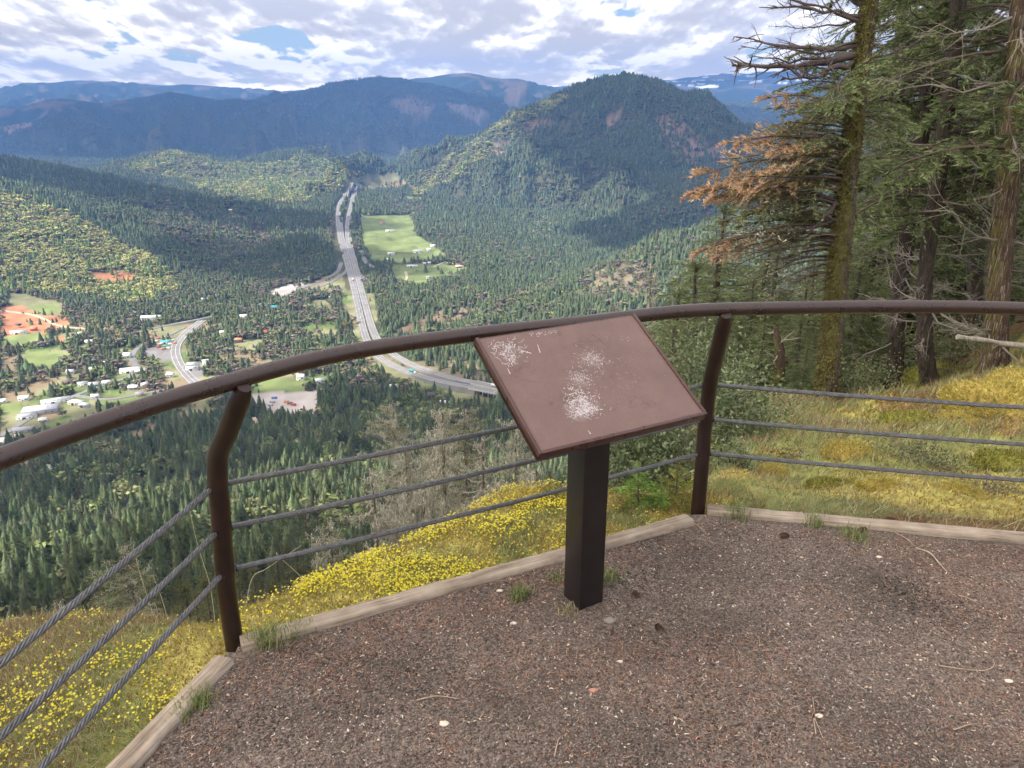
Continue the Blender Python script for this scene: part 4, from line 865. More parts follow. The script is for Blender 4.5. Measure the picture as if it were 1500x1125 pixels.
# panel with the dent where it was struck
NX, NY = 70, 52; aa, bb = np.meshgrid(np.linspace(-W2 + .012, W2 - .012, NX), np.linspace(-H2 + .012, H2 - .004, NY), indexing='ij')
def on_panel(px, py):
    a, f, uu = ray(px, py); dr = np.array([a, f, uu]); o = np.array([0, 0, EYE]); t = ((sc0 - o) @ n_) / (dr @ n_); p = o + dr * t - sc0; return p @ u_, p @ d_
tcp = nd(NTP, 'ShaderNodeTexCoord'); nsc = noise_n(NTP, 55, 6, .7)
for (px_, py_, rad_, am_) in ((862, 590, .055, .8), (850, 605, .04, .6), (868, 525, .05, .55), (850, 555, .05, .4), (745, 515, .045, .4), (835, 597, .03, .5)):      # paint worn pale where it was rubbed
    a_, b2_ = on_panel(px_, py_); pp_ = P3(a_, b2_, -.006); ds_ = nd(NTP, 'ShaderNodeVectorMath', operation='DISTANCE'); L(NTP, tcp.outputs['Object'], ds_.inputs[0]); ds_.inputs[1].default_value = tuple(pp_)
    mr_ = nd(NTP, 'ShaderNodeMapRange', interpolation_type='SMOOTHSTEP'); mr_.inputs['From Min'].default_value = rad_; mr_.inputs['From Max'].default_value = 0; L(NTP, ds_.outputs['Value'], mr_.inputs['Value'])
    f_ = mth(NTP, 'MULTIPLY', mth(NTP, 'MULTIPLY', mr_.outputs['Result'], am_), mth(NTP, 'SUBTRACT', mth(NTP, 'MULTIPLY', nsc.outputs['Fac'], 2.6), .75), clamp=True); PANELC = mixc(NTP, f_, PANELC, (.47, .40, .41))
L(NTP, PANELC, BP.inputs['Base Color'])
da, db = on_panel(836, 583); dent = -.008 * np.exp(-(((aa - da) / .018) ** 2 + ((bb - db) / .018) ** 2)) - .004 * np.exp(-(((aa - da - .03) / .05) ** 2 + ((bb - db + .02) / .04) ** 2))
V = sc0 - so + aa[..., None] * u_ + bb[..., None] * d_ + (dent - .006)[..., None] * n_
i, j = np.meshgrid(np.arange(NX - 1), np.arange(NY - 1), indexing='ij'); q = MB(); q.add(V.reshape(-1, 3), np.stack([i * NY + j, (i + 1) * NY + j, (i + 1) * NY + j + 1, i * NY + j + 1], -1).reshape(-1, 4))
panel = kid(sign, q.build('panel', m_sign, smooth=True))
q = MB(); slab(q, -W2, W2, -H2, H2, -.036, -.016)
kid(panel, q.build('back_plate', m_trim))
for nm, args in (('edge_trim', (-W2, -W2 + .011, -H2, H2 + .001, -.034, .0)), ('edge_trim', (W2 - .011, W2, -H2, H2 + .001, -.034, .0)), ('edge_trim', (-W2 + .011, W2 - .011, -H2 - .001, -H2 + .011, -.034, -.0005)), ('edge_trim', (-W2 + .011, W2 - .011, H2 - .004, H2 + .0005, -.034, -.0055))):
    q = MB(); slab(q, *args); o = q.build(nm, m_trim); bv = o.modifiers.new('bevel', 'BEVEL'); bv.width = .0012; bv.segments = 2; kid(panel, o)
# scratches and chips, cut through the paint of the panel
gs = np.random.default_rng(77); wh = MB(); dk_ = MB(); m_chip = simple('bare_chipped_metal', (.55, .5, .52), (.78, .74, .75), 90, .6); m_groove = simple('dark_scratch', (.09, .05, .05), (.16, .09, .085), 90, .6)
def dz(a, b): return -.008 * math.exp(-(((a - da) / .018) ** 2 + ((b - db) / .018) ** 2)) - .004 * math.exp(-(((a - da - .03) / .05) ** 2 + ((b - db + .02) / .04) ** 2)) - .006
def stroke(mb, pts, w, off=.0006):
    for (a0, b0), (a1, b1) in zip(pts[:-1], pts[1:]):
        d = np.array([a1 - a0, b1 - b0]); l = np.linalg.norm(d) + 1e-9; n2_ = np.array([-d[1], d[0]]) / l * w / 2
        mb.add([P3(a0 - n2_[0] * .4, b0 - n2_[1] * .4, dz(a0, b0) + off), P3(a1 - n2_[0], b1 - n2_[1], dz(a1, b1) + off), P3(a1 + n2_[0], b1 + n2_[1], dz(a1, b1) + off), P3(a0 + n2_[0] * .4, b0 + n2_[1] * .4, dz(a0, b0) + off)], [[0, 1, 2, 3]])
def cluster(px, py, sx, sy, n, lmin, lmax, w, ang=None, mb=None):
    ca, cb = on_panel(px, py)
    for _ in range(n):
        a, b = ca + gs.normal(0, sx), cb + gs.normal(0, sy)
        if abs(a) > W2 - .02 or abs(b) > H2 - .02: continue
        th = gs.uniform(0, math.pi) if ang is None else gs.normal(ang, .5); l = gs.uniform(lmin, lmax); bn = gs.normal(0, .6)
        stroke(mb or wh, [(a, b), (a + math.cos(th) * l / 2, b + math.sin(th) * l / 2), (a + math.cos(th) * l / 2 + math.cos(th + bn) * l / 2, b + math.sin(th) * l / 2 + math.sin(th + bn) * l / 2)], gs.uniform(.4, 1) * w)
cluster(747, 512, .032, .024, 130, .004, .022, .0022); cluster(752, 530, .018, .012, 30, .008, .026, .0018, 1.9); cluster(800, 487, .03, .006, 35, .003, .014, .0018)
cluster(868, 525, .03, .022, 150, .002, .012, .0016); cluster(850, 552, .028, .018, 150, .002, .007, .002); cluster(852, 583, .026, .028, 260, .002, .012, .0024); cluster(858, 602, .03, .016, 170, .004, .016, .0018); cluster(838, 585, .008, .008, 40, .002, .006, .003)
cluster(920, 495, .015, .006, 12, .002, .008, .0012); cluster(870, 555, .09, .07, 60, .001, .003, .0012)
for _p in [[(703+85,503),(722+70,515),(790,510)], [(862,629),(866,634)], [(744,538),(748,546)], [(765,512),(779,516)]]: stroke(wh, [on_panel(*k) for k in _p], .0035)
cluster(880, 500, .04, .022, 34, .01, .04, .0012, mb=dk_); cluster(765, 545, .03, .03, 26, .01, .045, .0011, mb=dk_); cluster(930, 590, .07, .018, 46, .006, .022, .0012, mb=dk_); cluster(830, 590, .02, .02, 26, .005, .02, .0014, mb=dk_); cluster(890, 535, .03, .03, 18, .01, .03, .0012, mb=dk_); cluster(860, 560, .13, .1, 160, .006, .04, .0008, mb=dk_); cluster(900, 540, .06, .05, 60, .003, .014, .0006)
LT = {'A': [[(0,0),(.4,1),(.8,0)],[(.15,.4),(.65,.4)]], 'M': [[(0,0),(.1,1),(.4,.3),(.7,1),(.8,0)]], 'E': [[(.6,1),(0,1),(0,0),(.6,0)],[(0,.5),(.5,.5)]], 'F': [[(.6,1),(0,1),(0,0)],[(0,.5),(.5,.5)]], 'C': [[(.7,.85),(.3,1),(0,.5),(.3,0),(.7,.15)]], 'R': [[(0,0),(0,1),(.5,.85),(.4,.5),(0,.5),(.6,0)]], 'S': [[(.6,.9),(.2,1),(.05,.7),(.6,.4),(.4,0),(0,.1)]], 'W': [[(0,1),(.2,0),(.4,.7),(.6,0),(.8,1)]]}
def carve(t, px, py, s, rot=0):
    a, b = on_panel(px, py); cr_, sr_ = math.cos(rot), math.sin(rot)
    for k, chh in enumerate(t):
        for ln in LT[chh]: stroke(dk_, [(a + (x + k * 1.05) * s * cr_ - y * s * sr_, b + (x + k * 1.05) * s * sr_ + y * s * cr_) for x, y in ln], .0016)
carve('A', 826, 512, .022, .1); carve('ME', 842, 508, .026, -.1); carve('F', 822, 490, .02, .2); carve('CRS', 944, 598, .022, .1); carve('W', 812, 592, .02, 1.2); carve('A', 748, 540, .02)
kid(panel, wh.build('pale_scratches', m_chip)); kid(panel, dk_.build('carved_scratches', m_groove))
q = MB(); ph_ = .045
zt = .86
box(q, (0, 0, zt / 2 - .15), (hw * 2, hw * 2, zt + .26), sy); m_sp = rust('dark_brown_post', (.013, .010, .011), (.024, .019, .02), .3)
o = q.build('post', m_sp); bv = o.modifiers.new('bevel', 'BEVEL'); bv.width = .004; bv.segments = 3; kid(sign, o)
q = MB(); slab(q, -.09, .09, -.09, .09, -.042, -.036); kid(sign, q.build('mounting_plate', m_trim))
tag(sign, 'brown tilted information panel on a dark square post, its face scratched and dented', 'sign')
# kerb timbers
def wood(name):
    m, nt, b = newmat(name); tc = nd(nt, 'ShaderNodeTexCoord'); mp = nd(nt, 'ShaderNodeMapping'); mp.inputs['Scale'].default_value = (1.2, 34, 34); L(nt, tc.outputs['Object'], mp.inputs['Vector'])
    n = noise_n(nt, 2.2, 8, .65, vec=mp.outputs['Vector']); r = ramp(nt, n.outputs['Fac'], [(.28, (.10, .08, .065)), (.46, (.36, .30, .25)), (.75, (.56, .48, .41))])
    n2 = noise_n(nt, 9, 4, .6); r2 = ramp(nt, n2.outputs['Fac'], [(.35, (.72, .68, .62)), (.7, (1.1, 1.08, 1.05))]); L(nt, mixc(nt, 1.0, r.outputs['Color'], r2.outputs['Color'], 'MULTIPLY'), b.inputs['Base Color'])
    b.inputs['Roughness'].default_value = .9; bump(nt, b, n.outputs['Fac'], .9, .004); return m
m_wood = wood('weathered_timber')
def timber(a, b, w, label, zt=.022, seed=0):
    a = np.array(a[:2]); b = np.array(b[:2]); l = np.linalg.norm(b - a); N_ = int(l / .02); d = (b - a) / l
    g = np.random.default_rng(seed); xs = np.linspace(-l / 2, l / 2, N_); q = MB(); prof = [(-.5, -.1), (-.5, .75), (-.44, .96), (-.2, 1), (.0, .985), (.2, 1), (.44, .95), (.5, .72), (.5, -.1)]
    V = []
    for k, x in enumerate(xs):
        e1 = .05 * (fbm(np.array([x * 5]), np.array([seed * 3.]), 3, 5)[0]); e2 = .09 * (fbm(np.array([x * 7]), np.array([seed * 3. + 9]), 4, 6)[0])
        for (yy, zz) in prof: V.append([x, yy * w * (1 + e1) + (e2 * w if yy < 0 else 0), -.1 + (zz * .1 + .0) * 1 + (zt if zz > .5 else 0) - (abs(e2) * .05 if zz > .9 else 0)])
    M_ = len(prof); i, j = np.meshgrid(np.arange(N_ - 1), np.arange(M_ - 1), indexing='ij'); q.add(V, np.stack([i * M_ + j, i * M_ + j + 1, (i + 1) * M_ + j + 1, (i + 1) * M_ + j], -1).reshape(-1, 4)[:, ::-1])
    for k in (0, N_ - 1): 
        vv = [V[k * M_ + jj] for jj in range(M_)]; c = np.mean(vv, axis=0); vv.append(c); q.add(vv, [[jj, jj + 1, M_] for jj in range(M_ - 1)])
    o = q.build('kerb_timber', m_wood, smooth=False); o.location = (*((a + b) / 2), 0); o.rotation_euler = (0, 0, math.atan2(d[1], d[0])); tag(o, label, 'kerb timber', 'timbers edging the gravel'); return o
KB = [PZ(20, 1280, .02), PZ(328, 962, .02), PZ(352, 938, .02), PZ(1010, 757, .02), PZ(1036, 742, .02), PZ(1500, 781, .02), PZ(2100, 836, .02)]
timber(KB[0], KB[1], .076, 'weathered grey timber kerb running out of the lower left corner', seed=1)
timber(KB[2], KB[3], .076, 'long weathered timber kerb passing behind the sign post', seed=2)
timber(KB[4], KB[6], .076, 'pale timber kerb right of the right hand railing post', seed=3)
# gravel
m_gr, nt, b_ = newmat('gravel'); vo = nd(nt, 'ShaderNodeTexVoronoi'); vo.inputs['Scale'].default_value = 190; tc = nd(nt, 'ShaderNodeTexCoord'); L(nt, tc.outputs['Object'], vo.inputs['Vector'])
r = ramp(nt, vo.outputs['Color'], [(.0, (.055, .046, .04)), (.5, (.155, .135, .12)), (.86, (.26, .225, .2)), (1.0, (.5, .45, .4))]); n = noise_n(nt, 2.2, 5, .6); r2 = ramp(nt, n.outputs['Fac'], [(.35, (.62, .58, .56)), (.6, (1.1, 1.0, .97))])
L(nt, mixc(nt, 1.0, r.outputs['Color'], r2.outputs['Color'], 'MULTIPLY'), b_.inputs['Base Color']); b_.inputs['Roughness'].default_value = .9; b_.inputs['Specular IOR Level'].default_value = .25; bump(nt, b_, vo.outputs['Distance'], .8, .004)
poly = [np.array([-2.2, -3.5]), KB[0][:2], (KB[1][:2] + KB[2][:2]) / 2, (KB[3][:2] + KB[4][:2]) / 2, KB[6][:2], np.array([4.5, -3.5])]
xs = np.linspace(-2.5, 5, 251); ys = np.linspace(-3.5, 3.4, 231); X, Y = np.meshgrid(xs, ys, indexing='ij')
ins = inpoly(X, Y, [tuple(p) for p in poly]); dk2, _s = seg_d(X, Y, np.array(poly[1:-1]))
ok = ins | (dk2 < .035)
GZ = lambda x, y: .008 * fbm(x / .5, y / .5, 3, 201) - .006
Z = GZ(X, Y); idx = np.arange(X.size).reshape(X.shape); cellok = ok[:-1, :-1] & ok[1:, :-1] & ok[1:, 1:] & ok[:-1, 1:]
q = MB(); q.add(np.stack([X, Y, Z], -1).reshape(-1, 3), np.stack([idx[:-1, :-1], idx[1:, :-1], idx[1:, 1:], idx[:-1, 1:]], -1)[cellok]); tag(q.build('gravel_path', m_gr, smooth=True), kind='structure')
gg = np.random.default_rng(9)
m_peb = colmat('pebbles', rnd=0, rough=.8, spec=.3)
def inside_view(p, mg=40):
    x, y = project(p); return (x > -mg) & (x < 1500 + mg) & (y < 1125 + mg)
def spread(n, mg=260):
    x = gg.uniform(-1.7, 2.7, n); y = gg.uniform(.75, 3.2, n); p = np.column_stack([x, y, np.zeros(n)]); k = inpoly(x, y, [tuple(c) for c in poly]) & inside_view(p, mg) & (seg_d(x, y, np.array(poly[1:-1]))[0] > .04)
    return p[k]
p = spread(120000); n = len(p); zz = GZ(p[:, 0], p[:, 1])
patch = fbm(p[:, 0] / .5, p[:, 1] / .5, 3, 211)
s = gg.uniform(.0019, .004, n) * gg.choice([.8, 1, 1, 1.5], n)
o6 = np.array([[1,0,0],[-1,0,0],[0,1,0],[0,-1,0],[0,0,1],[0,0,-1.]]); f8 = np.array([[0,2,4],[2,1,4],[1,3,4],[3,0,4],[2,0,5],[1,2,5],[3,1,5],[0,3,5]])
th = gg.uniform(0, 6.28, n); sx = s * gg.uniform(.9, 1.7, n); sy_ = s * gg.uniform(.7, 1.1, n); sz = s * gg.uniform(.5, .9, n)
oo = o6[None] * gg.uniform(.75, 1.25, (n, 6, 1)) * np.stack([sx, sy_, sz], -1)[:, None]
V = np.stack([oo[..., 0] * np.cos(th)[:, None] - oo[..., 1] * np.sin(th)[:, None], oo[..., 0] * np.sin(th)[:, None] + oo[..., 1] * np.cos(th)[:, None], oo[..., 2]], -1) + np.column_stack([p[:, 0], p[:, 1], zz + sz * .5])[:, None]
pal = np.array([1.32, 1.27, 1.2]) * np.array([(.10,.085,.083),(.14,.115,.11),(.19,.15,.14),(.075,.06,.058),(.24,.19,.175),(.17,.11,.09),(.55,.47,.4),(.2,.2,.21)]); ch = gg.choice(8, n, p=[.22,.22,.18,.14,.1,.07,.03,.04]); DAMP = np.ones(n)
for dx_, dy_, dr_ in ((620, 985, .17), (1335, 868, .17), (1425, 905, .12), (760, 1090, .14), (380, 1050, .1), (1150, 1030, .15), (930, 850, .1)):
    c_ = PZ(dx_, dy_, 0); DAMP *= 1 - .42 * np.exp(-((p[:, 0] - c_[0]) ** 2 + ((p[:, 1] - c_[1]) * 1.3) ** 2) / dr_ ** 2 * (1 + .8 * patch))
cc = DAMP[:, None] * pal[ch] * gg.uniform(.75, 1.25, (n, 1)) * (1 - .35 * np.clip(-patch * 2, 0, 1))[:, None]
q = MB(); q.add(V.reshape(-1, 3), (np.arange(n)[:, None, None] * 6 + f8[None]).reshape(-1, 3), 0, np.repeat(cc, 8, 0)); tag(q.build('gravel_stones', m_peb), kind='stuff', label='small dark stones of the gravel', cat='gravel')
def slivers(n, lmin, lmax, w, pal, name, label, redpatch=True, h=.001):
    p = spread(n); n = len(p)
    if redpatch:
        pt = fbm(p[:, 0] / .35 + 7, p[:, 1] / .35, 3, 221); ekd = seg_d(p[:, 0], p[:, 1], np.array(poly[1:-1]))[0]; right = sstep(.8, 1.9, p[:, 0])
        k = gg.random(n) < np.clip(.02 + pt * 1.6 + right * .35 + (ekd < .22) * .8 + np.exp(-((p[:, 0] - 1.75) ** 2 + (p[:, 1] - 2.45) ** 2) / .1), .08, 1); p = p[k]; n = len(p)
    l = gg.uniform(lmin, lmax, n) / 2; th = gg.uniform(0, math.pi, n); d = np.column_stack([np.cos(th), np.sin(th), gg.normal(0, .08, n)]); s = np.column_stack([-np.sin(th), np.cos(th), np.zeros(n)]) * (w * gg.uniform(.6, 1.4, n) / 2)[:, None]
    c = np.column_stack([p[:, 0], p[:, 1], GZ(p[:, 0], p[:, 1]) + .004 + gg.uniform(0, .003, n)]); bend = s * gg.normal(0, 3, (n, 1)) + np.array([0, 0, h])
    A_ = c - d * l[:, None]; B_ = c + bend; C_ = c + d * l[:, None]; V = np.stack([A_ - s, A_ + s, B_ - s, B_ + s, C_ - s * .5, C_ + s * .5], 1)
    f = np.array([[0, 2, 3, 1], [2, 4, 5, 3]]); col = np.array(pal)[gg.integers(0, len(pal), n)] * gg.uniform(.7, 1.3, (n, 1))
    q = MB(); q.add(V.reshape(-1, 3), (np.arange(n)[:, None, None] * 6 + f[None]).reshape(-1, 4), 0, np.repeat(col, 2, 0)); tag(q.build(name, M_TINT), kind='stuff', label=label, cat='litter')
slivers(62000, .008, .03, .0012, [(.30,.13,.09),(.38,.2,.14),(.24,.12,.09),(.42,.3,.22)], 'needle_litter', 'rust coloured fallen fir needles lying on the gravel')
slivers(3400, .005, .016, .0026, [(.5,.38,.28),(.6,.5,.4),(.42,.27,.2),(.66,.58,.5)], 'bark_chips', 'pale wood and bark chips scattered over the gravel', False, .002)
# single things lying on the gravel
def on_g(px, py): q = PZ(px, py, 0); return np.array([q[0], q[1], float(GZ(np.array(q[0]), np.array(q[1])))])
m_cone = simple('cone_scales', (.10, .06, .045), (.24, .16, .12), 40, .8)
def pine_cone(px, py, l, rz, label):
    l *= .85
    q = MB(); g = np.random.default_rng(int(px)); tube(q, [[-l/2, 0, 0], [l/2, 0, 0]], [l * .12, l * .1], 8)
    for k in range(70):
        t = k / 70; a = k * 2.4; x = -l / 2 + l * t; r = l * .3 * math.sin(math.pi * (.12 + .8 * t)) ** .7; e = np.array([x - l * .04, math.cos(a) * r, math.sin(a) * r]); d0 = np.array([x + l * .04, math.cos(a) * r * .35, math.sin(a) * r * .35]); s = np.array([0, -math.sin(a), math.cos(a)]) * l * .085
        q.add([d0 - s * .5, d0 + s * .5, e + s, e * [1,1,1] + (e - d0) * .15, e - s], [[0, 1, 2, 4]]); q.add([e + s, e + (e - d0) * .25, e - s], [[0, 1, 2]])
    o = q.build('pine_cone', m_cone); w = on_g(px, py); o.location = (w[0], w[1], w[2] + l * .22); o.rotation_euler = (0, .1, rz); tag(o, label, 'pine cone', 'fir cones on the gravel')
pine_cone(1149, 787, .055, .3, 'dark fir cone lying alone right of the right hand post'); pine_cone(1304, 762, .05, .1, 'dark fir cone resting against the right hand kerb'); pine_cone(930, 872, .045, 1.2, 'round dark cone just right of the sign post'); pine_cone(965, 922, .05, 1.9, 'brown cone in the gravel below the round cone'); pine_cone(1265, 778, .05, .6, 'pinkish cone beside the grass tuft near the right hand kerb')
m_rock = simple('pebble_rock', (.2, .18, .16), (.34, .31, .28), 30, .85, .4, .002)
def rock(px, py, s, label, mat, fl=.6, nm='pebble'):
    v, f = ICO3; g = np.random.default_rng(int(px + py)); v = v * (1 + .22 * fbm(v[:, 0] * 1.5 + px, v[:, 1] * 1.5 + v[:, 2], 3, 7))[:, None] * [s, s * .65, s * fl]; q = MB(); q.add(v, f); w = on_g(px, py); tag(q.build(nm, mat, smooth=True, loc=(w[0], w[1], w[2] + s * .2)), label, 'pebble' if nm == 'pebble' else 'wood chip')
rock(893, 909, .02, 'smooth tan pebble at the foot of the sign post', m_rock)
m_pale = simple('pale_chip', (.6, .52, .42), (.75, .68, .58), 50, .8); m_pinkc = simple('pink_chip', (.45, .2, .15), (.55, .28, .2), 50, .8)
for k_, (px, py, s, lb, mt_) in enumerate([(651,1059,.016,'cream wood chip on the gravel near the bottom centre',m_pale),(869,1011,.014,'pink stone in the gravel below the sign post',m_pinkc),(908,968,.01,'white chip below and right of the sign post',m_pale),(752,913,.012,'pale chip left of the sign post',m_pale),(732,866,.013,'flat tan chip by the kerb left of the sign post',m_pale),(1288,815,.012,'upright pale chip in the upper right gravel',m_pale),(1478,997,.014,'pale chip at the right edge of the gravel',m_pale),(1200,1048,.012,'cream chip in the lower right gravel',m_pale)]): rock(px, py, s, lb, mt_, .35, 'wood_chip')
m_twig = simple('dry_twig', (.34, .24, .17), (.55, .42, .32), 30, .85)
def twig(pix, r, label, z=.006, forks=()):
    P = np.array([on_g(*p) + [0, 0, z] for p in pix]); P[1:-1, 2] += .006; c = P.mean(0); q = MB(); S_ = spline(P - c, 6); tube(q, S_, np.linspace(r, r * .4, len(S_)), 6, rough=.25)
    for fk in forks: tube(q, np.array([on_g(*p) + [0, 0, z] for p in fk]) - c, [r * .6, r * .3], 5)
    tag(q.build('twig', m_twig, smooth=True, loc=c), label, 'twig', 'twigs on the gravel')
twig([(1342,803),(1362,812),(1376,828),(1388,839)], .004, 'pale bent twig in the upper right of the gravel')
twig([(1012,765),(1022,772),(1037,784)], .0022, 'thin twig just below the right hand post')
twig([(610,1026),(640,1022),(672,1024)], .0025, 'dark straight twig left of bottom centre')
twig([(1375,975),(1412,983),(1440,985),(1455,978),(1455,966)], .002, 'curved reddish twig near the right edge')
twig([(1397,1070),(1420,1064),(1437,1061)], .002, 'short twig low on the right'); twig([(1195,1075),(1192,1055),(1205,1080)], .0018, 'forked needle twig low in the centre right', forks=[[(1190,1022),(1195,1055)]])
twig([(812,1108),(818,1085),(822,1080)], .002, 'short twig at the bottom centre'); twig([(1404,872),(1418,878),(1430,883)], .0022, 'thin straight twig right of the middle')
twig([(1290,770),(1330,776),(1352,776)], .003, 'brown stick lying along the right hand kerb'); twig([(1310,780),(1330,793),(1338,800)], .0022, 'reddish twig slanting down from the right hand kerb')
# ---------------------------------------------------------------- trees and plants near the viewpoint
def bark(name, c1, c2, moss=None, mossamt=.5, side=None):
    m, nt, b = newmat(name); tc = nd(nt, 'ShaderNodeTexCoord'); mp = nd(nt, 'ShaderNodeMapping'); mp.inputs['Scale'].default_value = (14, 14, 3.2); L(nt, tc.outputs['Object'], mp.inputs['Vector'])
    n = noise_n(nt, 1.3, 8, .7, vec=mp.outputs['Vector']); r = ramp(nt, n.outputs['Fac'], [(.3, c1), (.62, c2)]); c = r.outputs['Color']
    n3 = noise_n(nt, 60, 4, .6)
    if moss:
        n2 = noise_n(nt, 2.2, 6, .7); sx_ = nd(nt, 'ShaderNodeNewGeometry'); dp = nd(nt, 'ShaderNodeVectorMath', operation='DOT_PRODUCT'); dp.inputs[1].default_value = side or (-.8, -.3, .3); L(nt, sx_.outputs['Normal'], dp.inputs[0])
        f = mth(nt, 'ADD', mth(nt, 'MULTIPLY', dp.outputs['Value'], .22), mth(nt, 'ADD', n2.outputs['Fac'], mossamt - .5)); mr = nd(nt, 'ShaderNodeMapRange'); mr.inputs['From Min'].default_value = .44; mr.inputs['From Max'].default_value = .56; L(nt, f, mr.inputs['Value'])
        r3 = ramp(nt, n3.outputs['Fac'], [(.3, tuple(np.array(moss) * .55)), (.7, tuple(np.array(moss) * 1.3))]); c = mixc(nt, mr.outputs['Result'], c, r3.outputs['Color'])
    L(nt, c, b.inputs['Base Color']); b.inputs['Roughness'].default_value = .95; b.inputs['Specular IOR Level'].default_value = .15
    hh_ = mth(nt, 'ADD', n.outputs['Fac'], mth(nt, 'MULTIPLY', n3.outputs['Fac'], .35)); bump(nt, b, hh_, 1.0, .03); return m
M_BARK = bark('fir_bark', (.035, .028, .024), (.13, .105, .09)); M_MOSSBARK = bark('mossy_bark', (.05, .042, .036), (.17, .145, .12), (.17, .16, .055), .45)
M_REDBARK = bark('shaggy_red_bark', (.04, .03, .025), (.18, .125, .10), (.2, .19, .06), .33); M_TWIG = simple('grey_twig', (.09, .075, .065), (.22, .19, .165), 12, .9)
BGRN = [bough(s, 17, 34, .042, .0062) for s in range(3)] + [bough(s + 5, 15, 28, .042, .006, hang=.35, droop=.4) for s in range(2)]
MCR = [M_TINT, M_NEEDLE]
def trunk_mb(h, r, seed, n=8):
    q = MB(); g = np.random.default_rng(seed); tt = np.linspace(0, 1, 14); P = np.column_stack([g.normal(0, .004, 14).cumsum() * h * .3, g.normal(0, .004, 14).cumsum() * h * .3, tt * h]); P[:, :2] *= 0 if n < 7 else 1; P[0, 2] = -.6; R = r * (1 - tt) ** .8 + .0012 * h; R[0] *= 1.5
    tube(q, P, R, n, rough=.15, seed=seed); return q
def tree_kind(name, crown, trunk, mats_crown, mat_trunk, twigs=None):
    o = empty(name); kid(o, trunk.build('trunk', mat_trunk, smooth=True)); kid(o, crown.build('crown', mats_crown)); return o
# firs on the slope below (nearest ones each a tree of its own)
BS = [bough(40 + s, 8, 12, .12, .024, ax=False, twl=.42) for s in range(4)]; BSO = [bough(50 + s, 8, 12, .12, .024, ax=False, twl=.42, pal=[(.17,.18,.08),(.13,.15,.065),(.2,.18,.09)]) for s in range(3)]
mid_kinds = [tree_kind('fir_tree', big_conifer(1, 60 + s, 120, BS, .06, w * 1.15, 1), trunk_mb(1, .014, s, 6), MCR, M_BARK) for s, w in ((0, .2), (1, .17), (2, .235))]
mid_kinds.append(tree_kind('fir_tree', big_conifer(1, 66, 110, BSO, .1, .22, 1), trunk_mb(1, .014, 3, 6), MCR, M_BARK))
def leafy(n, seed, size, pal, lobes=9, w=1.0):
    m = clumps(n, seed, size, lobes, stem=False); m.c[4] = [c * np.array(pal) for c in m.c[4]]; return m
def limbs(seed):
    g = np.random.default_rng(seed); q = MB(); tube(q, [[0, 0, -.03], [.01, 0, .25], [0, .01, .5]], [.022, .016, .008], 6)
    for k in range(12): a = g.uniform(0, 6.28); z = g.uniform(.2, .5); tube(q, [[0, 0, z], [math.cos(a) * .1, math.sin(a) * .1, z + .12], [math.cos(a) * .2, math.sin(a) * .2, z + g.uniform(.2, .34)]], [.008, .005, .002], 4, cap=False)
    return q
leaf_kinds = [tree_kind('broadleaf_tree', leafy(2600, 71 + s, .018, p, 11), limbs(s), M_LEAF, M_TWIG) for s, p in ((0, (.16, .19, .085)), (1, (.12, .15, .07)), (2, (.24, .21, .14)))]
def twig_crown(seed, n, pal):
    g = np.random.default_rng(seed); q = MB(); b = g.uniform(0, 1, n); a = g.uniform(0, 6.28, n); z = g.uniform(.25, .8, n); rad = .2 * np.sqrt(g.random(n)); P = np.column_stack([np.cos(a) * rad, np.sin(a) * rad, z]); d = norm(np.column_stack([np.cos(a), np.sin(a), g.uniform(.2, 1.4, n)]) + g.normal(0, .4, (n, 3))); w = norm(np.cross(d, g.normal(0, 1, (n, 3)))) * .0022; l = g.uniform(.05, .13, (n, 1))
    q.add(np.stack([P - w, P + w, P + d * l], 1).reshape(-1, 3), np.arange(n)[:, None] * 3 + np.array([[0, 1, 2]]), 0, np.array(pal) * g.uniform(.7, 1.3, (n, 1))); return q
leaf_kinds.append(tree_kind('bare_tree', twig_crown(81, 1500, (.3, .26, .21)), limbs(9), M_TINT, M_TWIG))
used = set()
def put(kind, loc, h, w, rz, label, cat, group, nm=None):
    k = kind.name
    if k in used: o = copy_tree(kind)
    else: o = kind; used.add(k)
    o.location = loc; o.scale = (h * w, h * w, h); o.rotation_euler = (tr_.normal(0, .02), tr_.normal(0, .02), rz); tag(o, label, cat, group); return o
for q_, i in enumerate(near_c):
    o = mid_kinds[3 if tint_[i][0] > .07 else int(idx_[i]) % 3]
    px_ = ppx[i]; side_ = 'left of the left post' if px_ < 320 else ('between left post and sign' if px_ < 760 else 'behind the sign')
    olive = o is mid_kinds[3]; put(o, tuple(P_[i]), h_[i], tr_.uniform(.85, 1.2), tr_.uniform(0, 6.28), ('olive tinted' if olive else 'dark green') + ' fir on the forested slope below, ' + side_, 'fir tree', 'firs %s on the slope %s' % ('with olive needles' if olive else 'dark green', side_))
for q_, i in enumerate(near_l):
    k_ = 3 if idx_[i] >= 7 else int(idx_[i]) % 3; px_ = ppx[i]; side_ = 'left of the left post' if px_ < 320 else ('between left post and sign' if px_ < 760 else 'behind the sign')
    put(leaf_kinds[k_], tuple(P_[i]), h_[i], tr_.uniform(.9, 1.3), tr_.uniform(0, 6.28), ['yellow green', 'dull green', 'tan budding', 'leafless grey'][k_] + ' broadleaf tree among slope firs, ' + side_, 'tree', ['yellow green', 'dull green', 'tan', 'leafless'][k_] + ' broadleaf trees on the slope ' + side_)
for kx in mid_kinds + leaf_kinds:
    if kx.name not in used: 
        for ch in KIDS[kx.name]: bpy.data.objects.remove(ch)
        bpy.data.objects.remove(kx)
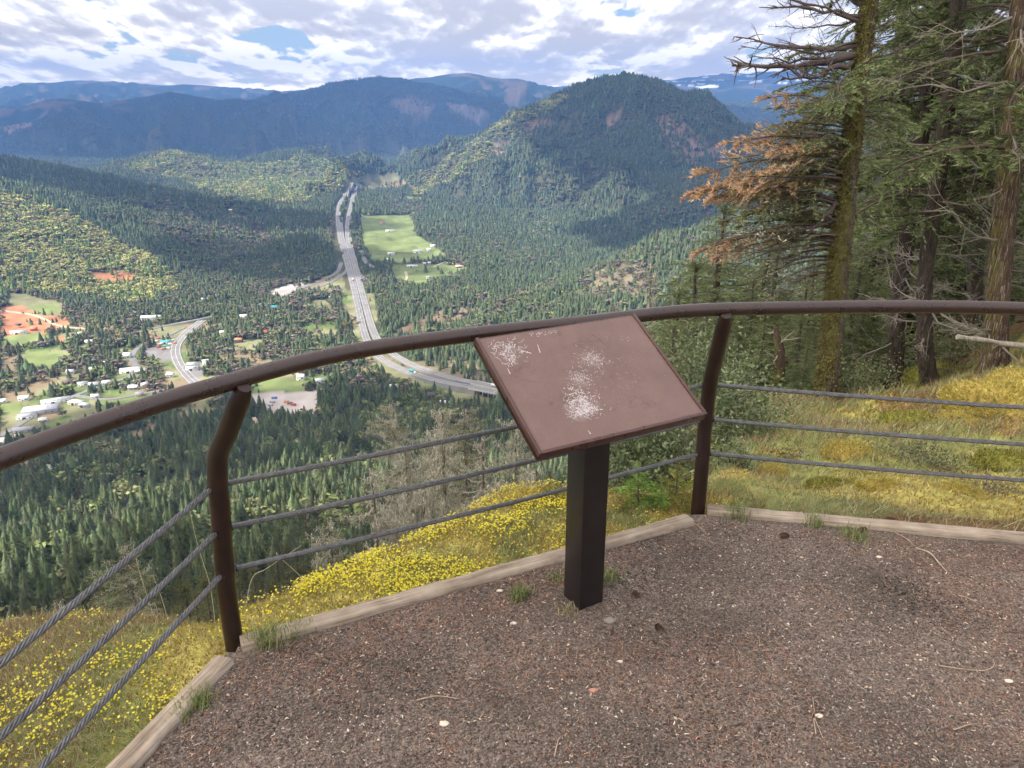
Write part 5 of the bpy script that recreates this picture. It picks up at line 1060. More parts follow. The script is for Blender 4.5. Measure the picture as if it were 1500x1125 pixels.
# ---- the trees beside the viewpoint
def px_path(pts, y): return np.array([PY(a, b_, y + (c[0] if c else 0)) for a, b_, *c in pts])
def branch(mbr, A, B, r, sag=.08, twigs=0, seed=0, lift=0.0, tl=.35, col=(.13,.105,.09), sub=2):
    g = np.random.default_rng(seed); A = np.array(A); B = np.array(B); l = np.linalg.norm(B - A); n = 9; t = np.linspace(0, 1, n)[:, None]; P = A + (B - A) * t; P[:, 2] += (-sag * l * np.sin(t[:, 0] * math.pi) + lift * l * t[:, 0] ** 2); P[1:-1] += g.normal(0, .012 * l, (n - 2, 3)); P[1:-1, 2] += 0
    tube(mbr, P, np.linspace(r, r * .22, n), 6, 0, col, rough=.3, seed=seed)
    for k in range(twigs):
        u = g.uniform(.15, 1); i = min(int(u * (n - 1)), n - 2); p = P[i] + (P[i + 1] - P[i]) * (u * (n - 1) - i); d = norm((B - A) / l * g.uniform(.3, 1) + g.normal(0, .55, 3)); e = p + d * tl * l * (1.1 - u * .7) * g.uniform(.3, 1); mid = (p + e) / 2 + g.normal(0, .06, 3) * np.linalg.norm(e - p)
        tube(mbr, [p, mid, e], [r * .28, r * .18, r * .08], 4, 0, np.array(col) * g.uniform(.8, 1.5), cap=False)
        for _ in range(sub):
            p2 = mid + (e - mid) * g.random(); e2 = p2 + norm(d + g.normal(0, .6, 3)) * tl * l * .2 * g.uniform(.4, 1); tube(mbr, [p2, e2], [r * .12, r * .05], 3, 0, np.array(col) * g.uniform(.9, 1.8), cap=False)
    return P
def shell_trunk(path, R, mat, seed=1, n=26, flare=1.5, roots=True):
    P = spline(path, 10); R = np.interp(np.linspace(0, 1, len(P)), np.linspace(0, 1, len(R)), R); R = R * (1 + (flare - 1) * np.exp(-np.linspace(0, 1, len(P)) * 22)); q = MB(); c0 = P[0] * 1.0; tube(q, P - c0, R, n, rough=.10, seed=seed, cap=False); return q, c0, P, R
def moss_tufts(P, R, n, pal, size, side, seed, strips=False):
    """short moss and loose bark standing off a trunk"""
    g = np.random.default_rng(seed); q = MB(); i = g.integers(0, len(P) - 1, n); u = g.random(n)[:, None]; a = g.uniform(0, 6.28, n) if side is None else g.normal(side, 1.0, n); c = P[i] * (1 - u) + P[i + 1] * u; d = np.column_stack([np.cos(a), np.sin(a), np.zeros(n)]); p = c + d * (R[i] * .98)[:, None]
    e = p + (d * g.uniform(.3, 1, (n, 1)) + np.array([0, 0, -.6]) * g.random((n, 1)) + g.normal(0, .3, (n, 3))) * size; w = norm(np.cross(e - p, g.normal(0, 1, (n, 3)))) * size * .28
    if strips: e = p + d * g.uniform(.05, .3, (n, 1)) * size + np.array([0, 0, -1.]) * size * g.uniform(.8, 3.2, (n, 1)) + g.normal(0, .06, (n, 3)) * size; w = np.column_stack([-d[:, 1], d[:, 0], 0 * d[:, 0]]) * size * g.uniform(.04, .14, (n, 1))
    q.add(np.stack([p - w, p + w, e], 1).reshape(-1, 3), np.arange(n)[:, None] * 3 + np.array([[0, 1, 2]]), 0, np.array(pal)[g.integers(0, len(pal), n)] * g.uniform(.6, 1.3, (n, 1))); return q
BORG = [bough(90 + s, 17, 36, .036, .0055, pal=OLV, tip=ORG, cover=.95, droop=.18) for s in range(3)]; BOLV = [bough(95 + s, 16, 32, .036, .0055, pal=OLV, cover=.95, droop=.2) for s in range(3)]; BBARE = [bough(98 + s, 16, 9, .05, .005, pal=LIC + OLV, cover=.6) for s in range(2)]
def attach(cr_, protos, A, B, seed, colmul=None, wid=1.0):
    A = np.array(A); B = np.array(B); l = np.linalg.norm(B - A); g = np.random.default_rng(seed); Rm = aim(B - A + [0, 0, .12 * l], g.normal(0, .25)) ; cr_.extend(protos[g.integers(0, len(protos))], Rm, A, l, colmul)
# 1 the moss covered fir
pa = px_path([(1207,622),(1211,570),(1218,500),(1226,420),(1234,340),(1243,250),(1252,180),(1263,90),(1275,0),(1290,-110),(1300,-260)], 9.0)
q, c0, P, R = shell_trunk(pa, [.14,.13,.125,.12,.115,.11,.10,.092,.082,.07,.055], M_MOSSBARK, 3)
t1 = empty('fir_tree', tuple(c0)); kid(t1, q.build('trunk', M_MOSSBARK, smooth=True)); mo = moss_tufts(P - c0, R, 11000, [(.16,.15,.05),(.22,.20,.06),(.12,.10,.05),(.17,.12,.075)], .035, math.radians(200), 5)
kid(t1, mo.build('moss', M_TINT)); br_ = MB(); nd_ = MB(); YT = 9.0
for k, (ax_, ay_, bx_, by_, dy, r) in enumerate([(1258,78,1072,100,-.3,.045),(1257,66,1078,58,.2,.028),(1252,88,1146,118,-.6,.03),(1264,24,1112,14,.1,.022),(1262,32,1118,-8,-.2,.02),(1266,28,1135,42,.4,.012),(1270,0,1100,-25,.0,.03),(1262,60,1085,72,-.5,.016),(1268,10,1150,-40,.3,.02),(1256,80,1100,85,-.1,.02),(1250,90,1345,62,.3,.018),(1228,292,1190,335,-.3,.03),(1225,322,1110,352,-.3,.016),(1222,352,1060,372,-.2,.014),(1268,50,1330,20,.2,.016)]):
    branch(br_, PY(ax_, ay_, YT) - c0, PY(bx_, by_, YT + dy) - c0, r, .04 if by_ > 40 else -.02, 22, 300 + k, .02, .34, (.12,.095,.09))
for k, (ax_, ay_, bx_, by_, dy, kd) in enumerate([(1243,160,1122,140,-.3,'o'),(1242,170,1125,155,.3,'v'),(1240,188,1122,183,-.2,'v'),(1240,205,1120,180,.4,'b'),(1238,222,1072,200,-.3,'o'),(1238,215,1110,205,.2,'o'),(1236,240,1075,222,.5,'b'),(1236,232,1130,216,-.5,'o'),(1235,250,1030,252,-.2,'o'),(1234,262,1012,275,.2,'o'),(1233,268,1075,262,-.6,'o'),(1232,284,1050,282,.3,'v'),(1230,296,1018,272,.0,'o'),(1230,300,1090,300,-.4,'v'),
      (1228,320,1062,318,.2,'v'),(1226,335,1045,345,-.2,'b'),(1225,345,1020,362,.1,'o'),(1224,360,1080,380,.5,'b'),(1222,380,1090,410,.2,'b'),(1222,400,1120,430,-.2,'b'),(1246,130,1150,110,.3,'g'),(1248,120,1180,95,-.2,'g'),(1245,150,1300,130,-.4,'g'),(1244,170,1320,165,.2,'g'),(1242,190,1310,200,-.3,'g'),(1240,150,1185,150,-.6,'g'),(1236,210,1180,190,-.5,'g'),(1246,110,1215,150,-1.0,'g'),(1235,270,1150,250,.9,'g'),(1228,330,1140,310,1.,'g')]):
    pr = dict(o=BORG, v=BOLV, b=BBARE, g=BGRN)[kd]
    for rep in range(3 if kd in 'bv' else 2): attach(nd_, pr, PY(ax_, ay_ + rep * 7, YT) - c0, PY(bx_ + rep * 26, by_ + rep * 11 - 4, YT + dy + rep * .35) - c0, 400 + k * 3 + rep)
    branch(br_, PY(ax_, ay_, YT) - c0, PY(bx_, by_, YT + dy) - c0, .009, .07, 16, 500 + k, .03, .28, (.2,.17,.15))
kid(t1, br_.build('branches', [M_TINT])); kid(t1, nd_.build('crown', MCR)); tag(t1, 'tall fir with a yellow-green mossy trunk, bare upper branches and rusty orange boughs', 'fir tree')
# 2-4 the darker trees to its right
def side_tree(path, y, R, mat, label, seed, zb, n_b, bl_, nb_bare, tufts=None, protos=BGRN, roots=True, nm='fir_tree'):
    P0 = px_path(path, y); q, c0, P, R_ = shell_trunk(P0, R, mat, seed); t = empty(nm, tuple(c0)); kid(t, q.build('trunk', mat, smooth=True)); g = np.random.default_rng(seed)
    if tufts: kid(t, moss_tufts(P - c0, R_, *tufts, seed, strips=True).build('loose_bark', M_TINT))
    cr_ = MB(); b_ = MB(); Hh = P[-1][2] - P[0][2]
    for k in range(n_b):
        u = zb + (1 - zb) * (k + g.random()) / n_b; i = int(u * (len(P) - 1)); p = P[i] - c0; a = g.uniform(0, 6.28); l = bl_ * g.uniform(.55, 1.15) * (1.15 - .35 * u); e = p + np.array([math.cos(a), math.sin(a), g.normal(-.12, .15)]) * l
        attach(cr_, protos, p + (e - p) * .12, e, seed * 50 + k, g.uniform(.75, 1.25) * np.ones(3)); branch(b_, p, p + (e - p) * .8, .016, .02, 3, seed * 60 + k, 0, .25, (.10,.085,.075), 1)
    for k in range(nb_bare):
        u = g.uniform(.12, zb + .3); i = int(u * (len(P) - 1)); p = P[i] - c0; a = g.uniform(0, 6.28); l = bl_ * g.uniform(.3, .95); e = p + np.array([math.cos(a), math.sin(a), g.normal(-.05, .2)]) * l; branch(b_, p, e, .016, .05, 16, seed * 70 + k, .1, .45, (.32,.285,.245))
    kid(t, b_.build('branches', M_TINT))
    if n_b: kid(t, cr_.build('crown', MCR))
    tag(t, label, 'fir tree'); return t
side_tree([(1309,592),(1311,540),(1314,470),(1322,400),(1334,310),(1348,210),(1362,100),(1380,0),(1395,-150),(1410,-320)], 13.6, [.16,.145,.14,.135,.13,.12,.11,.10,.09,.08], M_BARK, 'straight dark trunked fir second from the mossy one, its foot in grass', 31, .42, 46, 2.5, 22)
side_tree([(1372,580),(1358,540),(1354,470),(1356,400),(1368,310),(1380,220),(1392,120),(1405,0),(1420,-150),(1430,-320)], 11.8, [.15,.125,.115,.11,.11,.11,.10,.10,.09,.08], M_BARK, 'thin dark fir whose trunk bends at the foot, left of the shaggy tree', 32, .45, 40, 2.2, 26, (1500, [(.13,.11,.09),(.2,.17,.14)], .05, None))
side_tree([(1456,548),(1459,500),(1462,430),(1468,350),(1478,250),(1487,150),(1497,30),(1505,-90),(1510,-260)], 10.2, [.165,.148,.142,.14,.136,.13,.125,.12,.11], M_REDBARK, 'thick shaggy red barked tree with peeling strips at the right edge', 33, .55, 34, 2.3, 22, (5200, [(.2,.13,.1),(.34,.27,.21),(.14,.09,.07),(.22,.2,.06),(.42,.36,.29),(.16,.11,.085)], .07, None))
side_tree([(1352,440),(1360,300),(1375,150),(1385,0),(1395,-200)], 20, [.2,.19,.17,.15,.12], M_BARK, 'dark fir standing deep behind the three trunks', 34, .3, 60, 3.2, 8)
side_tree([(1290,520),(1300,350),(1312,200),(1320,50),(1330,-150)], 24, [.22,.2,.18,.16,.12], M_BARK, 'far dark fir seen between the mossy trunk and the second trunk', 35, .45, 56, 3.0, 8)
side_tree([(1560,520),(1568,350),(1575,200),(1580,50),(1590,-150)], 12.5, [.2,.19,.18,.16,.12], M_BARK, 'fir just outside the right edge whose green boughs reach into view', 36, .42, 46, 3.0, 8)
side_tree([(1425,470),(1432,350),(1440,200),(1446,50),(1452,-150)], 16, [.15,.14,.13,.12,.1], M_BARK, 'slim fir half hidden left of the shaggy red barked tree', 37, .4, 46, 2.6, 12)
# firs crowding behind and to the left of the mossy trunk
full_kinds = [tree_kind('young_fir', big_conifer(1, 160 + s, 210, pr, .05, w), trunk_mb(1, .013, s, 8), MCR, M_BARK) for s, w, pr in ((0, .24, [bough(170, 12, 18, .065, .0105), bough(171, 12, 18, .065, .0105)]), (1, .28, [bough(172, 12, 18, .065, .0105), bough(173, 12, 18, .065, .010, hang=.3, droop=.35)]), (2, .22, [bough(174, 12, 18, .065, .010, pal=OLV), bough(175, 12, 18, .065, .010)]))]
FL = [(1030,440,12,0,1,None),(1075,425,13,1,1,None),(1135,430,12.5,1,1,None),(1172,400,14,0,1,None),(1055,350,17,0,1,None),(1120,345,17,0,1,None),(1185,490,10.6,1,1,None),(1100,505,10.6,0,1,None),(1015,490,12,1,1,None),(1255,430,14,0,1,None),(1290,400,15.5,1,1,None),(1225,500,12,1,1,None),(1010,420,15,0,1.1,'leftmost'),(1062,300,19,1,1,'tallest'),(1040,380,14,1,1.2,None),(1108,400,13,0,1.1,None),(1152,330,18,0,1,None),(1120,470,11,1,1.3,None),(1180,455,11.5,0,1.2,None),(985,470,13,2,1.1,None),(1085,455,12,0,1.2,None),(1200,380,16,2,1,None),(1262,360,15,1,1.1,None),(1240,470,12.5,0,1.3,None),(1300,250,19,1,1.1,None),(1345,150,24,2,1.0,None),(1450,100,20,1,1.2,None),(1500,40,24,0,1.1,None),(1380,330,17,1,1.2,None),(1430,250,18,0,1.1,None),(1500,260,17,2,1.1,None),(1230,300,24,0,1,None),(1060,480,10.5,2,1.2,None)]
wh_ = {0: 'dense dark', 1: 'broad drooping', 2: 'thin olive'}; 
for k, (tx, ty, d, kd, w, _x) in enumerate(FL):
    tp = PY(tx, ty, d); gz_ = T1(tp[0], tp[1]); h = max(tp[2] - gz_, 1.0) * 1.03
    near_ = 'left of the mossy trunk' if tx < 1205 else ('right of the mossy trunk' if tx < 1340 else 'behind the shaggy red barked tree')
    dp_ = 'close' if d < 14 else ('further back' if d < 20 else 'far back'); put(full_kinds[kd], (tp[0], tp[1], gz_ - .2), h, 1.55 * w * min(1.0, 9 / h + .35), k * 1.7, '%s fir %s, %s under the slope' % (wh_[kd], near_, dp_), 'fir tree', '%s firs %s %s' % (wh_[kd], near_, dp_))
# lichen hung snags and thin trees just below the edge
def snag(px, ty, d, label, seed, lich=1.0, green=0, r=.11, hvis=9, bl_=1.3):
    tp = PY(px, ty, d); gz_ = T1(tp[0], tp[1]); h = tp[2] - gz_; g = np.random.default_rng(seed); o = empty('snag' if not green else 'lichen_fir', (tp[0], tp[1], gz_)); q = MB(); n = 16; tt = np.linspace(0, 1, n); P = np.column_stack([g.normal(0, .02, n).cumsum(), g.normal(0, .02, n).cumsum(), tt * h]); P -= P[-1] * [1, 1, 0]; tube(q, P, r * (1.02 - tt) ** .6 + .012, 8, rough=.2, seed=seed); kid(o, q.build('trunk', M_TRS, smooth=True))
    b_ = MB(); lc = MB(); cr_ = MB(); nbr = int(hvis * 12)
    for k in range(nbr):
        z = h - hvis * (k + .5) / nbr; l = bl_ * g.uniform(.35, 1) * min(1, (h - z) / 2.0 + .25); a = g.uniform(0, 6.28); p = np.array([np.interp(z / h, tt, P[:, 0]), np.interp(z / h, tt, P[:, 1]), z]); e = p + np.array([math.cos(a), math.sin(a), g.uniform(-.15, .25)]) * l
        Q = branch(b_, p, e, .02, .14, 8, seed * 100 + k, .12, .4, (.42,.37,.31), 1)
        m_ = int(130 * lich * l); i = g.integers(1, 8, m_); s = Q[i] + g.normal(0, .07, (m_, 3)); ee = s + np.array([0, 0, -1]) * g.uniform(.03, .14, (m_, 1)) + g.normal(0, .03, (m_, 3)); w_ = norm(np.cross(ee - s, g.normal(0, 1, (m_, 3)))) * g.uniform(.008, .02, (m_, 1))
        if m_: lc.add(np.stack([s - w_, s + w_, ee], 1).reshape(-1, 3), np.arange(m_)[:, None] * 3 + np.array([[0, 1, 2]]), 0, np.array(LIC)[g.integers(0, 4, m_)] * g.uniform(.6, 1.15, (m_, 1)))
        if green and g.random() < green: attach(cr_, BOLV if g.random() < .5 else BGRN, p, e, seed + k)
    kid(o, b_.build('branches', M_TINT))
    if lich: kid(o, lc.build('lichen', M_LEAF))
    if green: kid(o, cr_.build('crown', MCR))
    tag(o, label, 'dead tree' if not green else 'fir tree'); return o
M_TRS = bark('grey_snag_bark', (.10, .085, .07), (.3, .26, .21))
snag(592, 655, 19, 'lichen covered snag left of the tall bare one, under the middle cable', 601, 1.5); snag(648, 600, 22, 'tall lichen draped snag midway between post and sign', 602, 1.6, 0, .14, 11); snag(706, 640, 24, 'bare snag with long pale upturned branches', 603, .25, 0, .15, 10, 1.7); snag(756, 590, 26, 'tall thin snag just left of the sign panel', 604, .8, 0, .12, 11, 1.5)
snag(543, 690, 15, 'short snag with spreading pale limbs, leftmost of the snags', 605, .8, 0, .09, 5); snag(628, 640, 27, 'lichen flecked fir behind the snags', 606, .6, .7, .13, 11, 1.8); snag(680, 600, 30, 'green crowned fir behind the snags near the sign', 607, .5, .8, .14, 12, 2.0); snag(785, 690, 17, 'twiggy snag at the left side of the sign post', 608, 1.0, 0, .08, 5); snag(575, 590, 40, 'pale twiggy tree rising behind the left snags', 609, 1.0, .3, .14, 13, 2.2); snag(728, 700, 18, 'small grey snag near the yellow moss', 610, 1.2, 0, .07, 5); snag(620, 720, 15, 'low lichen bush of dead limbs at the moss edge', 611, 2., 0, .07, 4, 1.4); snag(480, 760, 20, 'half dead fir above the moss at the third cable', 612, .6, .6, .09, 6); snag(955, 385, 21, 'slim bare snag rising behind the railing right of the sign', 613, .5, 0, .05, 4, .6)
snag(80, 880, 13, 'yellowish young fir at the bottom left beyond the cables', 614, .5, .9, .07, 5, 1.2); snag(180, 800, 30, 'thin olive fir left of the left hand post', 615, .4, .8, .12, 9, 2.0)
# shrubs
def shrub(px, py, y, r, n, ls, pal, label, seed, hgt=1.0, nm='shrub', stems=14):
    c = PY(px, py, y); gz_ = T1(c[0], c[1]); base_ = np.array([c[0], c[1], gz_ - .05]); g = np.random.default_rng(seed); o = empty(nm, tuple(base_)); ctr = c - base_; st = MB(); lv = MB()
    for k in range(stems):
        e = ctr + norm(g.normal(0, 1, 3)) * r * [1, 1, hgt] * g.uniform(.4, .95); branch(st, g.normal(0, .04, 3) * [1, 1, 0], e, .008, -.08, 7, seed * 30 + k, 0, .3, (.22,.17,.13))
    k = g.integers(0, 26, n); cl = ctr + norm(g.normal(0, 1, (26, 3))) * g.uniform(.2, .9, (26, 1)) * r * [1, 1, hgt]; p = cl[k] + g.normal(0, .27 * r, (n, 3)) * [1, 1, hgt]
    d = norm(g.normal(0, 1, (n, 3)) + [0, -.2, .4]); u = norm(np.cross(d, g.normal(0, 1, (n, 3)))); w = np.cross(d, u); l = ls * g.uniform(.6, 1.3, (n, 1)); V = np.stack([p - u * l, p - w * l * .42, p + u * l, p + w * l * .42], 1)
    lv.add(V.reshape(-1, 3), np.arange(n)[:, None] * 4 + np.array([[0, 1, 2, 3]]), 0, np.array(pal)[g.integers(0, len(pal), n)] * g.uniform(.6, 1.4, (n, 1)))
    kid(o, st.build('stems', M_TINT)); kid(o, lv.build('foliage', M_LEAF)); tag(o, label, 'shrub'); return o
SG = [(.15,.19,.09),(.20,.25,.13),(.1,.14,.06),(.28,.32,.2)]
shrub(955, 650, 4.9, .42, 5200, .019, SG, 'leafy grey-green shrub between the sign post and the right hand post', 701, 1.1); shrub(905, 690, 5.2, .35, 3000, .017, SG, 'darker shrub close behind the sign post', 702); shrub(1080, 600, 5.6, .34, 3600, .02, SG, 'leafy shrub just right of the right hand post', 703, 1.5); shrub(1075, 690, 4.4, .16, 1400, .016, SG, 'low shrub at the foot of the right hand post', 704, 1.6); shrub(1020, 540, 7, .5, 3000, .022, SG, 'pale shrub behind the upper cable at the right hand post', 705)
GS = [(.13,.14,.08),(.18,.18,.11),(.1,.11,.06)]
shrub(1345, 690, 4.3, .30, 2600, .011, GS, 'straggly grey shrub on the moss slope under the middle cable', 706, .5); shrub(1455, 735, 3.75, .22, 2200, .009, [(.2,.19,.15),(.14,.14,.09)], 'tangle of grey twigs beside the right hand kerb', 707, .45, stems=30); shrub(1400, 640, 5.2, .3, 1500, .012, GS, 'sparse dull shrub near the yellow moss mound', 708, .5); shrub(1180, 615, 7.6, .45, 2600, .016, OLV, 'olive undergrowth at the foot of the mossy trunk', 709, .5); shrub(1110, 640, 6.2, .45, 3000, .016, OLV + SG, 'olive undergrowth left of the mossy trunk', 710, .5); shrub(1165, 675, 4.7, .2, 700, .012, GS, 'small grey-green shrub on the moss bank', 711, .5); shrub(1270, 560, 11, .7, 2500, .02, SG + OLV, 'low bush between the mossy trunk and the second trunk', 712, .5); shrub(1410, 500, 12, .7, 2500, .02, OLV, 'olive bush between the thin bent fir and the shaggy tree', 713, .5)
yk = tree_kind('fir_seedling', big_conifer(1, 191, 60, [bough(192, 10, 14, .12, .02, pal=BRT), bough(193, 10, 14, .12, .02, pal=BRT)], .02, .55), trunk_mb(1, .02, 1, 6), MCR, M_TWIG)
yk2 = tree_kind('fir_seedling', big_conifer(1, 194, 60, [bough(195, 10, 12, .12, .018, pal=YGR), bough(196, 10, 12, .12, .018, pal=YGR)], .02, .5), trunk_mb(1, .02, 1, 6), MCR, M_TWIG)
for k_, (px, py, y, h, kd, lb) in enumerate([(940,678,3.3,.42,yk,'bright green fir seedling right of the sign post'),(996,672,3.32,.42,yk2,'yellow-green fir seedling beside the right hand post'),(968,712,3.25,.2,yk,'smallest green fir seedling behind the kerb'),(915,722,3.2,.18,yk2,'tiny yellowish seedling nearest the sign post')]):
    tp = PY(px, py, y); gz_ = T1(tp[0], tp[1]); h2 = max(tp[2] - gz_, h); put(kd, (tp[0], tp[1], tp[2] - h2), h2, 1.0 if h2 < .6 else .8, k_, lb, 'seedling', None)
# moss, grass and flowers
def tnorm(x, y): return T(x, y)
def mossfield():
    n = 480000; x = np.concatenate([gg.uniform(-3.4, 8.0, n), gg.uniform(-2.6, 1.2, 160000)]); y = np.concatenate([gg.uniform(.6, 11.0, n), gg.uniform(.8, 3.9, 160000)]); n = len(x); dens = np.clip(3.5 / np.hypot(x, y), .12, 1) ** 1.3; k = gg.random(n) < dens; x, y = x[k], y[k]
    kd, ks = seg_d(x, y, np.array([p[:2] for p in KB])); ed, es = seg_d(x, y, EDGE); k = (ks > 0) & (kd > .04) & ~((es > 0) & (ed > .35)); x, y = x[k], y[k]; z = T(x, y); p = np.column_stack([x, y, z]); k = inside_view(p, 480); return p[k]
p = mossfield(); n = len(p); a = fbm(p[:, 0] / .9, p[:, 1] / .9, 4, 101); c3 = fbm(p[:, 0] / .3, p[:, 1] / .3, 3, 231)
Yl = np.array([(.58,.48,.12),(.46,.40,.12),(.62,.54,.17),(.45,.3,.12)]); Gr = np.array([(.32,.39,.14),(.40,.44,.17),(.26,.33,.14),(.42,.42,.20)]); St = np.array([(.5,.42,.24),(.42,.33,.18),(.38,.22,.12),(.58,.5,.32)])
kind = np.where(a + .5 * c3 > np.where(p[:, 0] < 1, -.02, .15), 0, np.where(a + .4 * gg.normal(0, .5, n) > -.12, 1, 2)); kind = np.where(gg.random(n) < .2, 2, kind); j = gg.integers(0, 4, n); col = np.where((kind == 0)[:, None], Yl[j], np.where((kind == 1)[:, None], Gr[j], St[j])) * gg.uniform(.6, 1.25, (n, 1))
r = np.hypot(p[:, 0], p[:, 1]); hgt = np.where(kind == 0, gg.uniform(.008, .02, n), gg.uniform(.015, .055, n)) * np.clip(r / 3.5, .8, 2.6); wd = np.where(kind == 0, .005, .0022) * np.clip(r / 3.2, .8, 3); th = gg.uniform(0, 6.28, n); s = np.column_stack([np.cos(th), np.sin(th), 0 * th]) * wd[:, None]; tip = p + np.column_stack([gg.normal(.15, .6, n) * hgt, gg.normal(-.2, .6, n) * hgt, hgt])
q = MB(); q.add(np.stack([p - s - [0, 0, .004], p + s - [0, 0, .004], tip], 1).reshape(-1, 3), np.arange(n)[:, None] * 3 + np.array([[0, 1, 2]]), 0, col); tag(q.build('moss_and_grass', M_LEAF), kind='stuff', label='yellow and green moss, grass and straw beyond the kerb', cat='moss')
def flowers():
    n = 230000; x = gg.uniform(-3.2, 1.4, n); y = gg.uniform(.8, 4.2, n); kd, ks = seg_d(x, y, np.array([p[:2] for p in KB])); ed, es = seg_d(x, y, EDGE); k = (ks > 0) & (kd > .05) & ~((es > 0) & (ed > .12)) & inpoly(x, y, [(-3.4, .5), (-3.4, 3), (0, 4.3), (.95, 3.9), (1.0, 2.9), (-1, 2), (-1.4, .5)]); x, y = x[k], y[k]
    z = T(x, y); p = np.column_stack([x, y, z]); px_, py_ = project(p); pat = fbm(x / .22, y / .22, 3, 241); lft = px_ < 335
    keep = gg.random(len(x)) < np.where(lft, np.clip(pat * 1.3 - .08, .015, .4), np.where(px_ < 430, .12, np.clip(.5 + pat * 1.3, .06, 1))) * np.where(px_ > 870, .07, 1); p = p[keep & inside_view(p, 480)]
    return p
p = flowers(); n = len(p); q = MB(); hh2 = gg.uniform(.015, .05, n); c = p + np.column_stack([gg.normal(0, .006, n), gg.normal(0, .006, n), hh2]); s_ = gg.uniform(.0034, .006, n)
nrm = norm(np.column_stack([gg.normal(0, .45, n), gg.normal(-.2, .45, n), np.ones(n)])); u = norm(np.cross(nrm, gg.normal(0, 1, (n, 3)))); w = np.cross(nrm, u); V = [c - nrm * .001]
ang = np.arange(10) * math.pi / 5; rad = np.where(np.arange(10) % 2 == 0, 1.0, .55)
V = np.concatenate([c[:, None] - nrm[:, None] * .0012] + [(c + (u * math.cos(a_) + w * math.sin(a_)) * (s_ * r_2)[:, None])[:, None] for a_, r_2 in zip(ang, rad)], 1); f = np.array([[0, k + 1, (k + 1) % 10 + 1] for k in range(10)])
q.add(V.reshape(-1, 3), (np.arange(n)[:, None, None] * 11 + f[None]).reshape(-1, 3), 0, np.repeat(np.array([(.9,.80,.05),(.94,.86,.14),(.84,.72,.05)])[gg.integers(0, 3, n)] * gg.uniform(.8, 1.05, (n, 1)), 10, 0))
s = u * .0006; q.add(np.stack([p - s, p + s, c], 1).reshape(-1, 3), np.arange(n)[:, None] * 3 + np.array([[0, 1, 2]]), 0, (.25,.3,.08)); tag(q.build('yellow_flowers', M_LEAF), kind='stuff', label='dense bright yellow flowers growing on the moss', cat='flowers')
def tuft(px, py, h, n, pal, label, seed, w=.0014, sp=.02):
    g = np.random.default_rng(seed); c = on_g(px, py); q = MB(); b0 = np.column_stack([g.normal(0, sp, n), g.normal(0, sp, n), np.zeros(n)]); a = g.uniform(0, 6.28, n); l = h * g.uniform(.5, 1.2, n); ln = g.uniform(.15, .8, n); m_ = b0 + np.column_stack([np.cos(a) * l * ln * .35, np.sin(a) * l * ln * .35, l * .6]); e = b0 + np.column_stack([np.cos(a) * l * ln, np.sin(a) * l * ln, l * (1 - .35 * ln)]); s = np.column_stack([-np.sin(a), np.cos(a), 0 * a]) * w
    q.add(np.stack([b0 - s, b0 + s, m_ + s * .8, m_ - s * .8, e], 1).reshape(-1, 3), np.concatenate([np.arange(n)[:, None] * 5 + np.array([[0, 1, 2]]), np.arange(n)[:, None] * 5 + np.array([[0, 2, 3]]), np.arange(n)[:, None] * 5 + np.array([[3, 2, 4]])]), 0, np.tile(np.array(pal)[g.integers(0, len(pal), n)] * g.uniform(.7, 1.2, (n, 1)), (3, 1))); tag(q.build('grass_tuft', M_LEAF, loc=c), label, 'grass tuft')
GT = [(.22,.3,.09),(.3,.36,.13),(.16,.22,.07),(.42,.4,.2)]
tuft(762, 874, .045, 190, GT, 'small green grass tuft in the gravel left of the sign post', 1, sp=.018); tuft(392, 938, .06, 260, GT, 'largest grass tuft beside the foot of the left hand post', 2, sp=.028); tuft(432, 925, .045, 170, GT, 'grass tuft against the kerb right of the left hand post', 3, sp=.03); tuft(292, 1028, .045, 170, GT, 'grass tuft along the lower left kerb', 4, sp=.024); tuft(268, 1048, .04, 90, GT, 'thin tuft straddling the lower left kerb', 5)
tuft(1078, 753, .07, 200, GT, 'bright grass tuft right of the right hand post', 6, sp=.03); tuft(1193, 766, .05, 120, GT, 'yellow-green tuft in the gravel below the right hand kerb', 7, sp=.03); tuft(1253, 786, .05, 150, GT, 'dark green tuft beside the pinkish cone', 8, sp=.035); tuft(893, 848, .05, 90, GT, 'sparse tuft behind the sign post', 9, sp=.025); tuft(833, 896, .03, 60, [(.4,.36,.18)], 'short dry tuft at the left foot of the sign post', 10); tuft(815, 848, .03, 70, GT, 'faint tuft between kerb and sign post', 11)
def stem(pix, y, label, r=.0012):
    P = np.array([PY(a_, b2_, y) for a_, b2_ in pix]); P[0, 2] -= .03; q = MB(); c = P[0] * 1.0; S_ = spline(P - c, 6); tube(q, S_, np.linspace(r, r * .6, len(S_)), 5); g = np.random.default_rng(int(pix[0][0]))
    for k in range(10): i = len(S_) - 1 - k % 4; e = S_[i] + g.normal(0, .006, 3) + [0, 0, .006]; s = np.array([.0009, 0, 0]); q.add([S_[i] - s, S_[i] + s, e], [[0, 1, 2]])
    tag(q.build('dry_grass_stem', m_straw, loc=c), label, 'grass stem')
m_straw = simple('straw', (.45, .42, .28), (.6, .56, .4), 30, .8)
stem([(316,925),(308,860),(290,800),(278,748)], 2.42, 'tallest dry grass stem left of the left hand post'); stem([(233,922),(218,880),(205,840),(195,800)], 2.5, 'dry stem crossing the middle cable at the left'); stem([(250,920),(238,880),(226,848)], 2.5, 'shorter dry stem leaning between the two cables'); stem([(356,905),(368,850),(392,832),(440,800)], 2.6, 'bent grass stem arching right of the left hand post'); stem([(470,885),(445,850),(405,812)], 2.6, 'dry stem leaning left above the yellow flowers'); stem([(212,940),(204,925),(208,915)], 2.4, 'short split stem at the moss edge on the left')
